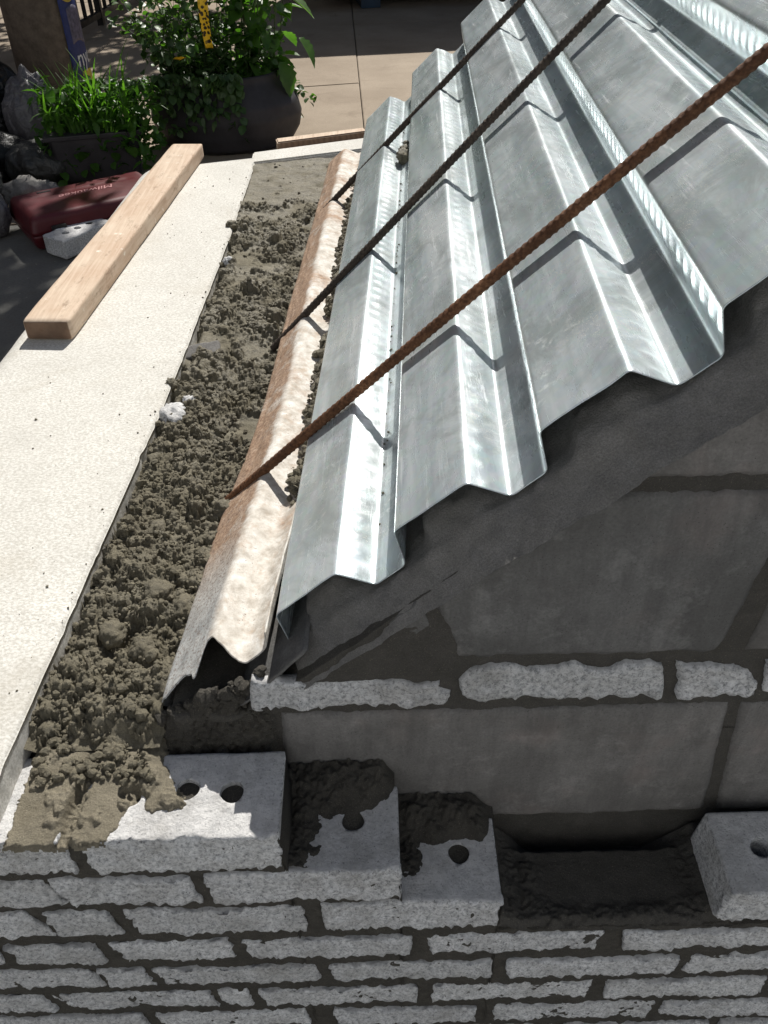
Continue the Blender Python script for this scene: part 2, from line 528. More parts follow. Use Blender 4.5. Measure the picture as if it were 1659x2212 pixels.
# slab with a slightly uneven, chipped right edge
def slab_outline_right(y):
    x = np.interp(y, [-0.06, .18, .454, .52, .70, 1.07, 1.36, 1.86], [-.367, -.355, -.341, -.337, -.328, -.318, -.313, -.311])
    p = np.stack([y * 26, y * 0, y * 0], 1)
    return x + 0.0010 * fbm(p, 4, 5) - 0.010 * np.clip(fbm(p * .7, 3, 9) - .36, 0, 1)
ny = 420
yy = np.linspace(-0.05, 1.87, ny)
ux = np.concatenate([[0, .004, .010, .02], np.linspace(.05, .93, 26), [.955, .972, .984, .992, .997, 1.0]])
V = []
xr = slab_outline_right(yy)
xl = np.interp(yy, [-.05, .86, 1.87], [-.69, -.637, -.600])
yend = 1.80 + (0) * yy
for i in range(ny):
    x = xl[i] + (xr[i] - xl[i]) * ux
    # far edge runs skew
    yfar = 1.79 + 0.30 * (x + .60)
    y = -0.05 + (yfar + 0.05) * (i / (ny - 1.0))
    dl = (x - xl[i]); dr = (xr[i] - x)
    z = 0.04 - 0.016 * (1 - np.clip(dl / .030, 0, 1)) ** 1.6 - 0.005 * (1 - np.clip(dr / .0055, 0, 1)) ** 2
    V.append(np.stack([x, y, z], 1))
V = np.array(V).reshape(-1, 3)
nu = len(ux)
V[:, 2] += 0.0007 * fbm(V * np.array([28, 28, 0]), 4, 3)
edge = sstep(.03, 0, (np.repeat(xr, nu) - V[:, 0]))
V[:, 2] -= edge * 0.006 * np.clip(fbm(V * np.array([70, 45, 0]), 3, 8) - .25, 0, 1)
top = V.copy()
bot = V.copy(); bot[:, 2] = -0.003
bot[:, 0] += 0.0015 * fbm(V * 60, 3, 2)
F = [grid_faces(ny, nu)[:, ::-1]]
# skirt on four sides
def skirt(ids, depth, V, F, lay=6, amp=0.001):
    base = len(V)
    n = len(ids)
    rows = []
    for k in range(1, lay + 1):
        r = V[ids].copy(); r[:, 2] = V[ids][:, 2] + (depth - V[ids][:, 2]) * k / lay
        r[:, 0] += amp * fbm(r * 90, 3, 21); r[:, 1] += amp * .5 * fbm(r * 90, 3, 25)
        rows.append(r)
    V2 = np.concatenate([V] + rows)
    prev = np.array(ids)
    for k in range(lay):
        cur = base + k * n + np.arange(n)
        F.append(np.stack([prev[:-1], prev[1:], cur[1:], cur[:-1]], 1))
        prev = cur
    return V2
ids_r = [i * nu + nu - 1 for i in range(ny)]
ids_l = [i * nu for i in range(ny)][::-1]
ids_f = [j for j in range(nu)]
ids_b = [(ny - 1) * nu + j for j in range(nu)][::-1]
VV = V
for ids in (ids_r, ids_l, ids_f, ids_b):
    VV = skirt(ids, -0.004, VV, F)
o = make('slab', VV, np.concatenate(F), MSLAB, None, True)
under(st, o)
o = slab_piece('base', [(-.665, .112), (-.372, .112), (-.335, 1.78), (-.595, 1.72)], GZ - .02, -0.006, MBLK, None, 0.003)
under(st, o)
# pale edging at the far end of the trough
far = slab_piece('edging_stone', [(-.322, 1.835), (-.02, 1.935), (-.022, 2.035), (-.325, 1.925)], -0.06, 0.040, MSLAB, None, 0.004)
tag(far, 'pale yellowish stone edging closing the far end of the mortar trough', 'edging')
tb = slab_piece('timber_strip', [(-.262, 1.965), (-.022, 2.052), (-.030, 2.088), (-.270, 2.003)], 0.0, 0.052, MWOOD, None, 0.003)
tag(tb, 'tan timber strip on edge behind the pale stone edging, beside the corrugated deck', 'timber')
core = slab_piece('stoop_core', [(-.33, .11), (0.30, .115), (0.42, 1.82), (-.30, 1.86)], GZ - .02, -0.012, MBLK, None, 0)
tag(core, kind='structure')
core2 = slab_piece('far_footing', [(-.58, 1.80), (-.02, 2.00), (-.03, 2.08), (-.58, 1.86)], GZ - .02, -0.003, MBLK, None, 0)
tag(core2, kind='structure')

# ------------------------------------------------------------------ brick facing wall
bw = empty('brick_wall', (0, 0.05, GZ))
tag(bw, 'unfinished wall of rough white bricks in thick dark mortar joints, stepped along its top', 'brick wall')

def brick(x0, x1, row, tl=0.0, tr=0.0, y0=0.0, y1=0.092, holes=(), label=None, fine=False, ztop=None, zbot=None, rot=0.0, drop=0.004):
    """tl / tr: how much further right the lower corners sit (skewed, worn ends)"""
    z1 = -.0667 * row - (0 if ztop is None and row < 3 and fine else drop) if ztop is None else ztop
    z0 = (-.0667 * row - (.0575 if fine else .0560)) if zbot is None else zbot
    sx = 0.0030 if fine else 0.0036
    xs = lin(x0, x1, sx)
    zs = lin(z0, z1, 0.0033)
    if fine:
        ys = np.concatenate([lin(y0, y0 + .012, .003)[:-1], lin(y0 + .012, y1 - .006, .004)[:-1], [y1 - .006, y1 - .003, y1]])
    else:
        ys = np.array([y0, y0 + .003, y0 + .006, y0 + .012, y0 + .03, y1])
    v, f = box_lattice(xs, ys, zs)
    sd = (int(abs(x0) * 1000) + row * 37) % 997
    n1 = fbm(v * 38 + sd, 3, 31)
    n2 = fbm(v * 95 + sd, 3, 41)
    n3 = fbm(v * 230, 3, 51)
    n4 = vnoise(v * 150 + sd, 57)
    r = 0.0018 + 0.0085 * np.clip(n1 - .26, 0, 1) + 0.002 * np.clip(n2, 0, 1)
    if fine:   # machine-cut top arrises stay crisper
        r = 0.0016 + 0.005 * np.clip(n1 - .22, 0, 1)
    v2, nr = rounded(v, (x0, y0, z0), (x1, y1, z1), r)
    front = sstep(y0 + .010, y0 + .002, v[:, 1])
    end = np.maximum(sstep(x0 + .008, x0, v[:, 0]), sstep(x1 - .008, x1, v[:, 0]))
    v2[:, 1] += front * (0.0026 * (n1 + .25) + 0.0016 * n2 + 0.0034 * n3)
    topf = sstep(z1 - .004, z1, v[:, 2]); botf = sstep(z0 + .006, z0, v[:, 2])
    zt = 0.0004 * n2 + (0 if fine else front * (0.0012 * n2 - .0006 + 0.0014 * n1 + .0024 * n4 + .0020 * n3))
    v2[:, 2] += topf * zt
    v2[:, 2] += botf * front * (0.0016 * n2 + 0.0025 * n3 + .0018 * n4)
    v2[:, 0] += end * front * (0.0024 * n2 + 0.0028 * n4)
    t = (z1 - v[:, 2]) / (z1 - z0)
    u = (v[:, 0] - x0) / (x1 - x0)
    v2[:, 0] += t * (tl * (1 - u) + tr * u)
    if rot:
        cx = (x0 + x1) / 2
        a = math.radians(rot)
        dx, dy = v2[:, 0] - cx, v2[:, 1] - y0
        v2[:, 0], v2[:, 1] = cx + dx * math.cos(a) - dy * math.sin(a), y0 + dx * math.sin(a) + dy * math.cos(a)
    o = make('brick', v2, f, MB, None, True)
    if holes:
        cutters = []
        for hx, hy in holes:
            m = o.modifiers.new('hole', 'BOOLEAN'); m.operation = 'DIFFERENCE'; m.solver = 'EXACT'
            nseg = 28
            cv = []
            for zz in (z0 - .01, z1 + .01):
                for k in range(nseg):
                    a = 2 * math.pi * k / nseg
                    rr = .0112 * (1 + .04 * math.sin(3 * a + hx * 90))
                    cv.append((hx + rr * math.cos(a), hy + rr * math.sin(a), zz))
            cf = [tuple(reversed(range(nseg))), tuple(range(nseg, 2 * nseg))]
            cf += [(k, (k + 1) % nseg, nseg + (k + 1) % nseg, nseg + k) for k in range(nseg)]
            c = make('cutter', cv, cf)
            m.object = c; cutters.append(c)
        dg = bpy.context.evaluated_depsgraph_get()
        me = bpy.data.meshes.new_from_object(o.evaluated_get(dg))
        o.modifiers.clear(); o.data = me
        for c in cutters: bpy.data.objects.remove(c)
    if label: o['label'] = label
    under(bw, o)
    return o

# row 0 is the top course
brick(-.56, -.304, 0, 0, .006, fine=True, label='white brick buried under mortar at the left end of the top course')
brick(-.290, -.103, 0, .012, -.002, fine=True, holes=[(-.248, .046), (-.194, .052), (-.151, .048)], rot=.4,
      label='topmost white brick, half under mortar, with round core holes and a sunlit patch')
brick(-.60, -.341, 1, 0, .016)
brick(-.335, -.197, 1, .014, .006)
brick(-.182, .007, 1, .003, 0, fine=True, holes=[(-.135, .05), (-.087, .052), (-.039, .054)], label='second stepped white brick with one core hole showing')
brick(-.62, -.377, 2, 0, .022)
brick(-.357, -.293, 2, .006, .008)
brick(-.277, -.094, 2, .010, .002)
brick(-.074, .110, 2, .002, -.003, fine=True, holes=[(-.03, .05), (.02, .05), (.070, .052)], label='third stepped white brick below a mound of mortar')
brick(.343, .536, 2, -.006, 0, fine=True, holes=[(.389, .050), (.44, .05), (.49, .05)], rot=-.3, drop=0,
      label='single white brick standing right of the gap in the course')
xs_rows = {
 3: [(-.64, -.43, 0, 0), (-.422, -.322, .012, .006), (-.308, -.179, .014, .004), (-.164, .019, .006, -.001), (.035, .225, .004, -.004), (.246, .43, .006, 0), (.446, .63, 0, 0)],
 4: [(-.64, -.345, 0, .012), (-.337, -.286, .010, .010), (-.274, -.090, .010, .004), (-.074, .111, .004, -.002), (.126, .322, .003, -.006), (.335, .52, -.004, 0)],
 5: [(-.64, -.417, 0, .010), (-.408, -.221, .014, .008), (-.211, -.176, .008, .006), (-.163, .025, .008, 0), (.043, .232, .002, -.002), (.249, .437, .002, 0), (.45, .64, 0, 0)],
 6: [(-.66, -.506, 0, .01), (-.494, -.314, .012, .008), (-.296, -.112, .010, .004), (-.077, .097, .004, .002), (.121, .318, 0, -.003), (.330, .52, -.002, 0)],
 7: [(-.66, -.40, 0, 0), (-.385, -.20, .008, .003), (-.185, 0.0, .004, 0), (.014, .2, 0, 0), (.214, .40, 0, 0), (.414, .60, 0, 0)],
}
for r, lst in xs_rows.items():
    for (a, b, tl, tr) in lst:
        brick(a, b, r, tl, tr, y0=random.uniform(-.002, .002), drop=random.uniform(.011, .0145))

# joint mortar behind the brick faces: one body with a stepped top
def top_of(x):
    if x < -.100: return -.006
    if x < .009: return -.073
    if x < .112: return -.140
    return -.206
xcols = []
for a, b in ((-.64, -.100), (-.0999, .009), (.0091, .112), (.1121, .66)):
    xcols += list(lin(a, b, .004))
xcols = np.array(xcols)
nz = 150
V = []
for x in xcols:
    zt = top_of(x)
    z = zt + (-.62 - zt) * np.linspace(0, 1, nz)
    V.append(np.stack([np.full(nz, x), np.zeros(nz), z], 1))
V = np.array(V).reshape(-1, 3)
nn = fbm(V * np.array([60, 1, 60]), 4, 71)
ctr = np.abs(((-V[:, 2]) / .0667) % 1.0 - 0.93)
V[:, 1] = .0045 + 0.0030 * nn + 0.002 * fbm(V * 200, 2, 77)
Fc = [grid_faces(len(xcols), nz)]
nb = len(V)
B = V.copy(); B[:, 1] = .088
VV = np.concatenate([V, B])
i0 = np.arange(len(xcols)) * nz
Fc.append(np.stack([i0[:-1], i0[1:], i0[1:] + nb, i0[:-1] + nb], 1)[:, ::-1])
Fc.append(grid_faces(len(xcols), nz, nb)[:, ::-1])
under(bw, make('mortar', VV, np.concatenate(Fc), MJOINT, None, True))
# brick wall's hidden core down to the pavement
o = slab_piece('footing', [(-.76, .014), (.66, .014), (.66, .09), (-.76, .09)], -.81, -.60, MBLK, None, 0)
under(bw, o)

# mortar lumps on the stepped courses (heightfields)
def mound(name, x0, x1, y0, y1, hfun, mat, step=.0016, sd=0, parent=None, base=0.0):
    xs = lin(x0, x1, step); ys = lin(y0, y1, step)
    X, Y = np.meshgrid(xs, ys, indexing='ij')
    P = np.stack([X.ravel(), Y.ravel(), np.zeros(X.size)], 1)
    z = hfun(P[:, 0], P[:, 1], P)
    P[:, 2] = z
    F = grid_faces(len(xs), len(ys))
    o = make(name, P, F, mat, None, True)
    if parent: under(parent, o)
    return o

def lumpy(P, sd, amp):
    a = np.abs(fbm(P * 45, 4, sd)) * 2 - .4
    return amp * (a + 1.1 * np.abs(fbm(P * 140, 3, sd + 4)) + .35 * fbm(P * 420, 2, sd + 8))
def m1(x, y, P):     # over the second brick and behind it, up to the first brick's end
    k = sstep(-.046, -.090, x + .012 * fbm(P * 40, 3, 3) + .35 * np.clip(.06 - y, 0, 1)) * 1.0
    back = sstep(.045, .085, y + .35 * np.clip(x + .06, -.1, .05) * -1 + .012 * fbm(P * 50, 3, 5)) * sstep(.008, -.012, x)
    k = np.clip(np.maximum(k, back), 0, 1)
    return -.0695 + k * (.006 + .018 * sstep(.05, .10, y) + lumpy(P, 12, .006))
mound('mortar', -.104, .004, .006, .107, m1, MJOINT, parent=bw)
def m2(x, y, P):
    k = sstep(.040, .015, x + .014 * fbm(P * 40, 3, 13) - .25 * np.clip(y - .05, 0, 1))
    back = sstep(.055, .080, y + .010 * fbm(P * 50, 3, 15)) * sstep(.112, .085, x)
    k = np.clip(np.maximum(k * sstep(.02, .04, y), back), 0, 1)
    return -.1365 + k * (.006 + .020 * sstep(.06, .10, y) + lumpy(P, 32, .006))
mound('mortar', .006, .112, .006, .107, m2, MJOINT, parent=bw)
def m3(x, y, P):     # bed in the gap where a brick is still missing
    d = -.2085 + .010 + lumpy(P, 42, .004) * (1 - .8 * sstep(.145, .18, x) * sstep(.33, .30, x) * sstep(.018, .035, y))
    d = d + .013 * sstep(.14, .115, x) + .014 * sstep(.325, .345, x) * sstep(.0, .05, y)
    d = d - .004 * sstep(.15, .17, x) * sstep(.32, .29, x) * sstep(.015, .03, y)
    d = d - .035 * sstep(.086, .094, y + .004 * fbm(P * 60, 3, 2)) * sstep(.13, .16, x) * sstep(.34, .28, x)
    d = d - .012 * sstep(.012, .002, y + .004 * fbm(P * 80, 3, 6))
    return d
mound('mortar', .108, .372, .003, .107, m3, MJOINT2, parent=bw)

# ------------------------------------------------------------------ block wall behind
kw = empty('block_wall', (.1, 0.2, GZ))
tag(kw, 'grey concrete block wall in shade below the cut edge of the steel deck', 'block wall')
WY = 0.108
SZ = .192
def slope_z(x): return SZ + .905 * (x - .03)
def block(lp, rp, mat, y=WY, depth=.19, cut=True, amp=.0006, name='block', rough=False, label=None, step=.006):
    """lp, rp: left and right outlines as [(z, x), ...] from bottom to top"""
    z0, z1 = lp[0][0], lp[-1][0]
    nzz = max(3, int((z1 - z0) / (.0035 if rough else step)) + 1)
    w = max(np.interp(.5 * (z0 + z1), [p[0] for p in rp], [p[1] for p in rp]) - np.interp(.5 * (z0 + z1), [p[0] for p in lp], [p[1] for p in lp]), .02)
    nx = max(4, int(w / (.0035 if rough else step)) + 1)
    zs = np.linspace(z0, z1, nzz)
    rows = []
    for z in zs:
        a = np.interp(z, [p[0] for p in lp], [p[1] for p in lp])
        b = np.interp(z, [p[0] for p in rp], [p[1] for p in rp])
        if cut: a = max(a, .03 + (z - SZ) / .905)
        a = min(a, b - .004)
        x = a + (b - a) * np.linspace(0, 1, nx)
        rows.append(np.stack([x, np.full(nx, y), np.full(nx, z)], 1))
    V = np.array(rows).reshape(-1, 3)
    Z = np.repeat(np.linspace(0, 1, nzz), nx); X = np.tile(np.linspace(0, 1, nx), nzz)
    e = np.minimum(np.minimum(X, 1 - X) * w, np.minimum(Z, 1 - Z) * (z1 - z0))
    n1 = fbm(V * 45, 4, 61); n2 = fbm(V * 140, 3, 63)
    V2 = V.copy()
    V2[:, 1] += amp * (n1 * 2 + n2) + .003 * (1 - np.clip(e / (.003 + .006 * np.clip(n1, 0, 1)), 0, 1)) ** 1.5
    eg = 1 - np.clip(e / .012, 0, 1)
    k = .0045 if rough else .0026
    V2[:, 2] += eg * k * (n2 + n1 * .6)
    if rough: V2[:, 2] -= .014 * Z * np.clip(fbm(V * np.array([30, 0, 0]) + 3, 3, 69) + .12, 0, 1)
    V2[:, 0] += eg * k * .8 * fbm(V * 80 + 9, 3, 65)
    if rough:
        V2[:, 1] += .004 * n1 + .003 * n2 + .0015 * fbm(V * 330, 2, 66)
    back = V2.copy(); back[:, 1] = y + depth
    if cut: back[:, 2] -= .016 * sstep(.03, .0, slope_z(back[:, 0]) - back[:, 2])
    n = len(V2)
    F = [grid_faces(nzz, nx)[:, ::-1], grid_faces(nzz, nx, n)]
    def strip(ids):
        ids = np.array(ids); F.append(np.stack([ids[:-1], ids[1:], ids[1:] + n, ids[:-1] + n], 1))
    strip(list(range(nx))); strip([(nzz - 1) * nx + j for j in range(nx)][::-1])
    strip([i * nx for i in range(nzz)][::-1]); strip([i * nx + nx - 1 for i in range(nzz)])
    o = make(name, np.concatenate([V2, back]), np.concatenate(F)[:, ::-1], mat, None, True)
    o.data.update()
    bm = bmesh.new(); bm.from_mesh(o.data); bmesh.ops.recalc_face_normals(bm, faces=bm.faces); bm.to_mesh(o.data); bm.free()
    if label: o['label'] = label
    under(kw, o)
    return o
# lower course
block([(-.160, -.56), (-.012, -.54)], [(-.160, -.232), (-.012, -.224)], MBLK, cut=False)
block([(-.160, -.222), (.040, -.214)], [(-.160, -.118), (.040, -.112)], MJOINT2, cut=False, amp=.0035, name='mortar')
block([(-.160, -.115), (.036, -.106)], [(-.160, .352), (.036, .333)], MBLK2, cut=False)
block([(-.160, .366), (.036, .345)], [(-.160, .78), (.036, .76)], MBLK2, cut=False)
# course of rough bricks
ROUGH = dict(rough=True, cut=False, depth=.1)
block([(.046, -.131), (.060, -.134), (.088, -.128)], [(.046, .056), (.07, .060), (.076, .048)], MB, name='brick', y=WY - .002, **dict(ROUGH, depth=.011))
block([(.053, .073), (.09, .066), (.104, .078)], [(.047, .264), (.08, .262), (.104, .255)], MB, name='brick', y=WY - .002, **ROUGH)
block([(.048, .280), (.104, .268)], [(.050, .352), (.07, .352), (.103, .325)], MB, name='brick', y=WY - .002, **ROUGH)
block([(.052, .362), (.104, .352)], [(.052, .56), (.104, .55)], MB, name='brick', y=WY - .002, **ROUGH)
# upper courses, their tops cut to the slope of the stair
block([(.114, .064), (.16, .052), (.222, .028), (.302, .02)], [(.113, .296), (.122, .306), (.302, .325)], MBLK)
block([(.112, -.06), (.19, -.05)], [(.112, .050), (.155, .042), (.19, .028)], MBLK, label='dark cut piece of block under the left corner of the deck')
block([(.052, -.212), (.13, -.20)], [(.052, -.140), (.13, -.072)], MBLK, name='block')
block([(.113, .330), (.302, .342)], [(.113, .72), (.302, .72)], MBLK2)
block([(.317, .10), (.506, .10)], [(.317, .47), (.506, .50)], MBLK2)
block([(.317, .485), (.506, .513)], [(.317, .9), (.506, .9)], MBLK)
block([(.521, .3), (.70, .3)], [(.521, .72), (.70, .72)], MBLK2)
# joint mortar: plane just behind the block faces
Vv = []
zs = np.linspace(-.24, .78, 260)
nxm = 300
for z in zs:
    a = -.56 if z < -.006 else max(-.212, .028 + (z - SZ) / .905)
    b = .92
    Vv.append(np.stack([a + (b - a) * np.linspace(0, 1, nxm), np.full(nxm, WY + .0035), np.full(nxm, z)], 1))
Vv = np.array(Vv).reshape(-1, 3)
Vv[:, 1] += .0022 * fbm(Vv * 50, 4, 91) + .001 * fbm(Vv * 190, 2, 92)
patch = sstep(.20, .13, Vv[:, 2]) * sstep(.07, .10, Vv[:, 2]) * sstep(.08, .03, Vv[:, 0]) * sstep(-.24, -.15, Vv[:, 0])
Vv[:, 1] -= patch * (.006 + .004 * fbm(Vv * 30, 3, 93))
edge = sstep(.02, .0, Vv[:, 0] - (.03 + (Vv[:, 2] - .218) / .905)) * (Vv[:, 2] > .15)
nb = len(Vv); Bk = Vv.copy(); Bk[:, 1] = WY + .17; Bk[:, 2] -= .016 * sstep(.03, .0, slope_z(Bk[:, 0]) - Bk[:, 2])
Ff = [grid_faces(len(zs), nxm)[:, ::-1]]
ii = np.arange(len(zs)) * nxm
Ff.append(np.stack([ii[:-1], ii[1:], ii[1:] + nb, ii[:-1] + nb], 1))
jj = (len(zs) - 1) * nxm + np.arange(nxm)
Ff.append(np.stack([jj[:-1], jj[1:], jj[1:] + nb, jj[:-1] + nb], 1)[:, ::-1])
under(kw, make('mortar', np.concatenate([Vv, Bk]), np.concatenate(Ff), MJOINT2, None, True))

# ------------------------------------------------------------------ deck frame
PHI, TH = math.radians(2.914), math.radians(42.48)
DO = np.array([-.08085, .14344, .11414])
RIB = np.array([math.sin(PHI), math.cos(PHI), 0])
HX = np.array([math.cos(PHI), -math.sin(PHI), 0])
DU = HX * math.cos(TH) + np.array([0, 0, math.sin(TH)])
DV = -HX * math.sin(TH) + np.array([0, 0, math.cos(TH)])
T, BF, HH, WW = .0801, .0360, .0355, .0182
PP = T + BF + 2 * WW
LEN = 1.675
def dpt(u, v, s):
    u, v, s = np.broadcast_arrays(u, v, s)
    return DO + u[..., None] * DU + v[..., None] * DV + s[..., None] * RIB

def fillet_poly(pts, r, seg=4):
    """round each inner corner of an open polyline; returns points"""
    out = [pts[0]]
    for k in range(1, len(pts) - 1):
        p, a, b = np.array(pts[k]), np.array(pts[k - 1]), np.array(pts[k + 1])
        da = (a - p) / np.linalg.norm(a - p); db = (b - p) / np.linalg.norm(b - p)
        ang = math.acos(np.clip(da @ db, -1, 1))
        tl = min(r / math.tan(ang / 2), .45 * np.linalg.norm(a - p), .45 * np.linalg.norm(b - p))
        for q in range(seg + 1):
            w = q / seg
            A = p + da * tl; Bq = p + db * tl
            out.append(tuple((1 - w) ** 2 * A + 2 * w * (1 - w) * p + w * w * Bq))
    out.append(pts[-1])
    return out

def densify(poly, maxlen):
    out = [poly[0]]
    for a, b in zip(poly[:-1], poly[1:]):
        L = math.dist(a, b); n = max(1, int(math.ceil(L / maxlen)))
        for k in range(1, n + 1):
            out.append((a[0] + (b[0] - a[0]) * k / n, a[1] + (b[1] - a[1]) * k / n))
    return np.array(out)

def web_emboss(u, v, s):
    """pressed ovals in the sloping webs; returns offset along (u) and (v)"""
    q = (u % PP)
    # descending web: from u=T (v=HH) to T+WW (v=0); rising web: from PP-WW (v=0) to PP (v=HH)
    w = (HH - v) / HH
    on_a = (q > T - .006) & (q < T + WW + .004) & (v > .002) & (v < HH - .0015)
    on_b = (q > PP - WW - .004) & (q < PP + .001) & (v > .002) & (v < HH - .0015)
    out = np.zeros_like(u)
    c = (v - HH * .50) / (HH * .30)
    sp = .0245
    ph = ((s + v * .18) / sp) % 1.0 - .5
    d = np.sqrt(c ** 2 + (ph / .27) ** 2)
    bumpv = sstep(1.0, .45, d)
    return bumpv * on_a, bumpv * on_b

def deck_mesh(name, pts, s0, s1, step, mat, wav=.0004, seed=0):
    prof = densify(fillet_poly(pts, .0080, 7), .0040)
    ss = np.concatenate([[s0], lin(s0 + .001, s1, step)])
    Uu = np.tile(prof[:, 0], (len(ss), 1)); Vv_ = np.tile(prof[:, 1], (len(ss), 1)); S = np.tile(ss[:, None], (1, len(prof)))
    ea, eb = web_emboss(Uu, Vv_, S)
    na = np.array([HH, WW]) / math.hypot(HH, WW)       # outward normal of the descending web
    nbv = np.array([-HH, WW]) / math.hypot(HH, WW)
    amp = .0011
    U2_ = Uu + ea * amp * na[0] + eb * amp * nbv[0]
    V2_ = Vv_ + ea * amp * na[1] + eb * amp * nbv[1]
    P = np.stack([Uu.ravel() * 9, S.ravel() * 5, Vv_.ravel() * 9], 1)
    V2_ = V2_ + (wav * 2.0 * fbm(P, 3, seed)).reshape(V2_.shape)
    end = sstep(.05, 0, S) * .0012 * fbm(np.stack([Uu.ravel() * 30, S.ravel() * 0, Uu.ravel() * 0], 1), 2, seed + 3).reshape(V2_.shape)
    V = dpt(U2_, V2_ + end, S + .0006 * fbm(np.stack([Uu.ravel() * 60, Uu.ravel() * 0, Uu.ravel() * 0], 1), 2, 4).reshape(S.shape)).reshape(-1, 3)
    F = grid_faces(len(ss), len(prof))[:, ::-1]
    o = make(name, V, F, mat, None, True)
    md = o.modifiers.new('thickness', 'SOLIDIFY'); md.thickness = .0010; md.offset = -1
    return o

pts = [(-WW - .003, .0002), (-WW, 0.0)]
for k in range(0, 3):
    b = PP * k
    pts += [(b, HH), (b + T, HH), (b + T + WW, 0), (b + T + WW + BF, 0)]
pts += [(3 * PP, HH), (3 * PP + T, HH), (3 * PP + T + WW, 0), (3 * PP + T + WW + .030, 0)]
d1 = deck_mesh('deck_sheet', pts, 0, LEN, .0042, MZ, seed=1)
tag(d1, 'shiny corrugated galvanised deck sheet running up from the mortar, under all three bars', 'steel deck')
# the second sheet laps over the first one in a channel bottom
b = 3 * PP + T + WW
pts = [(b + .008, .0016), (b + BF, .0016)]
for k in range(4, 8):
    pts += [(PP * k, HH + .001), (PP * k + T, HH + .001), (PP * k + T + WW, .001), (PP * k + T + WW + BF, .001)]
d2 = deck_mesh('deck_sheet', pts, .004, LEN - .004, .0050, MZ, seed=6)
tag(d2, 'upper corrugated galvanised deck sheet in the top right corner, lapped over the lower sheet', 'steel deck')

# rough mortar slopped under the torn sheet's front end
C, R = [], []
rnd = random.Random(5)
for _ in range(520):
    x = rnd.uniform(-.228, -.118); t = rnd.random()
    z = -.020 + t * (.030 + .062 * (x + .228) / .11 + .02)
    r = .0022 + .0065 * rnd.random() ** 2
    C.append((x, .1085 - .004 * rnd.random() + .012 * t, z)); R.append(r)
DEFER = (C, R)
# mortar pointing between the wall's sloping top and the underside of the deck
uf = lin(-.02, .96, .0032); sf = lin(-.040, .075, .0032)
UU, SS = np.meshgrid(uf, sf, indexing='ij')
q_ = (UU.ravel() % PP)
hump = sstep(0, .018, q_) * sstep(T + .006, T - .02, q_)
Pn = np.stack([UU.ravel(), SS.ravel(), UU.ravel() * 0], 1)
vv0 = -.003 + .62 * np.minimum(SS.ravel() + .002, 0) + hump * sstep(-.02, .04, SS.ravel()) * (.016 + .012 * fbm(Pn * 25, 3, 171)) + .0045 * fbm(Pn * 38, 5, 172) + .0015 * fbm(Pn * 160, 3, 173)
vv0 = np.minimum(vv0, np.where(hump > 0, .030, -.0022))
Vf = dpt(UU.ravel(), vv0, SS.ravel()); 
under(kw, make('mortar', Vf, grid_faces(len(uf), len(sf)), MJOINT3, None, True))

# ------------------------------------------------------------------ old torn sheet
u0 = -PP
pts = [(u0 - WW - .010, -.004), (u0 - WW, -.003), (u0, HH), (u0 + T, HH), (u0 + T + WW, -.001), (u0 + T + WW + BF - .004, -.001), (u0 + T + WW + BF + .004, .010)]
prof = densify(fillet_poly(pts, .016, 8), .0035)
ss = np.concatenate([lin(0, .06, .0012)[:-1], lin(.06, 1.62, .0045)])
Uu = np.tile(prof[:, 0], (len(ss), 1)); V0 = np.tile(prof[:, 1], (len(ss), 1)); S = np.tile(ss[:, None], (1, len(prof)))
uu = prof[:, 0] - u0
# ragged near end: start position along s for each profile point
start = np.interp(uu, [-.03, -.018, -.004, .010, .040, .056, .063, .068, .076, .084, .092, .100, .118, .135, .142],
                      [.030, .004, -.022, -.024, -.016, -.022, -.034, .010, .014, .006, -.006, -.012, -.010, -.004, .004])
start = start + .0012 * fbm(np.stack([uu * 300, uu * 0, uu * 0], 1), 3, 12)
wgt = sstep(.30, 0, ss)[:, None]
S2 = S + wgt ** 3 * start[None, :]
P = np.stack([Uu.ravel() * 14, S.ravel() * 7, V0.ravel() * 5], 1)
dent = fbm(P, 4, 33).reshape(S.shape)
crown = ((uu > .012) & (uu < .074))[None, :]
V3 = V0 + .0042 * dent + .0012 * fbm(P * 5, 3, 35).reshape(S.shape)
near = sstep(.34, .0, S)
V3 = V3 - 0 * near * .005 * np.sin(np.clip((uu[None, :] - .04) / .04, 0, 1) * math.pi) - 0 * near * .009 * sstep(.066, .082, uu)[None, :] * sstep(.098, .080, uu)[None, :]
near = sstep(.42, .0, S)
du_ = np.interp(uu, [-.02, 0, .080, .098, .134, .145], [-.010, -.0085, -.006, -.011, -.012, -.012])
dv_ = np.interp(uu, [-.02, 0, .080, .098, .134, .145], [.002, .0065, .012, .016, .015, .015])
U3 = Uu + near * du_[None, :] + .003 * dent + .020 * sstep(.22, .50, S) * sstep(.055, .0, uu)[None, :]
V3 = V3 + near * dv_[None, :]
V = dpt(U3, V3, S2).reshape(-1, 3)
old = make('torn_sheet', V, grid_faces(len(ss), len(prof))[:, ::-1], MOZ, None, True)
at = old.data.attributes.new('side', 'FLOAT', 'POINT')
at.data.foreach_set('value', (sstep(.080, .064, np.tile(uu, len(ss)))).astype(np.float32))
md = old.modifiers.new('thickness', 'SOLIDIFY'); md.thickness = .0016; md.offset = -1
tag(old, 'old rusty deck strip with torn end, caked in cement, between wet mortar and new steel', 'steel deck')

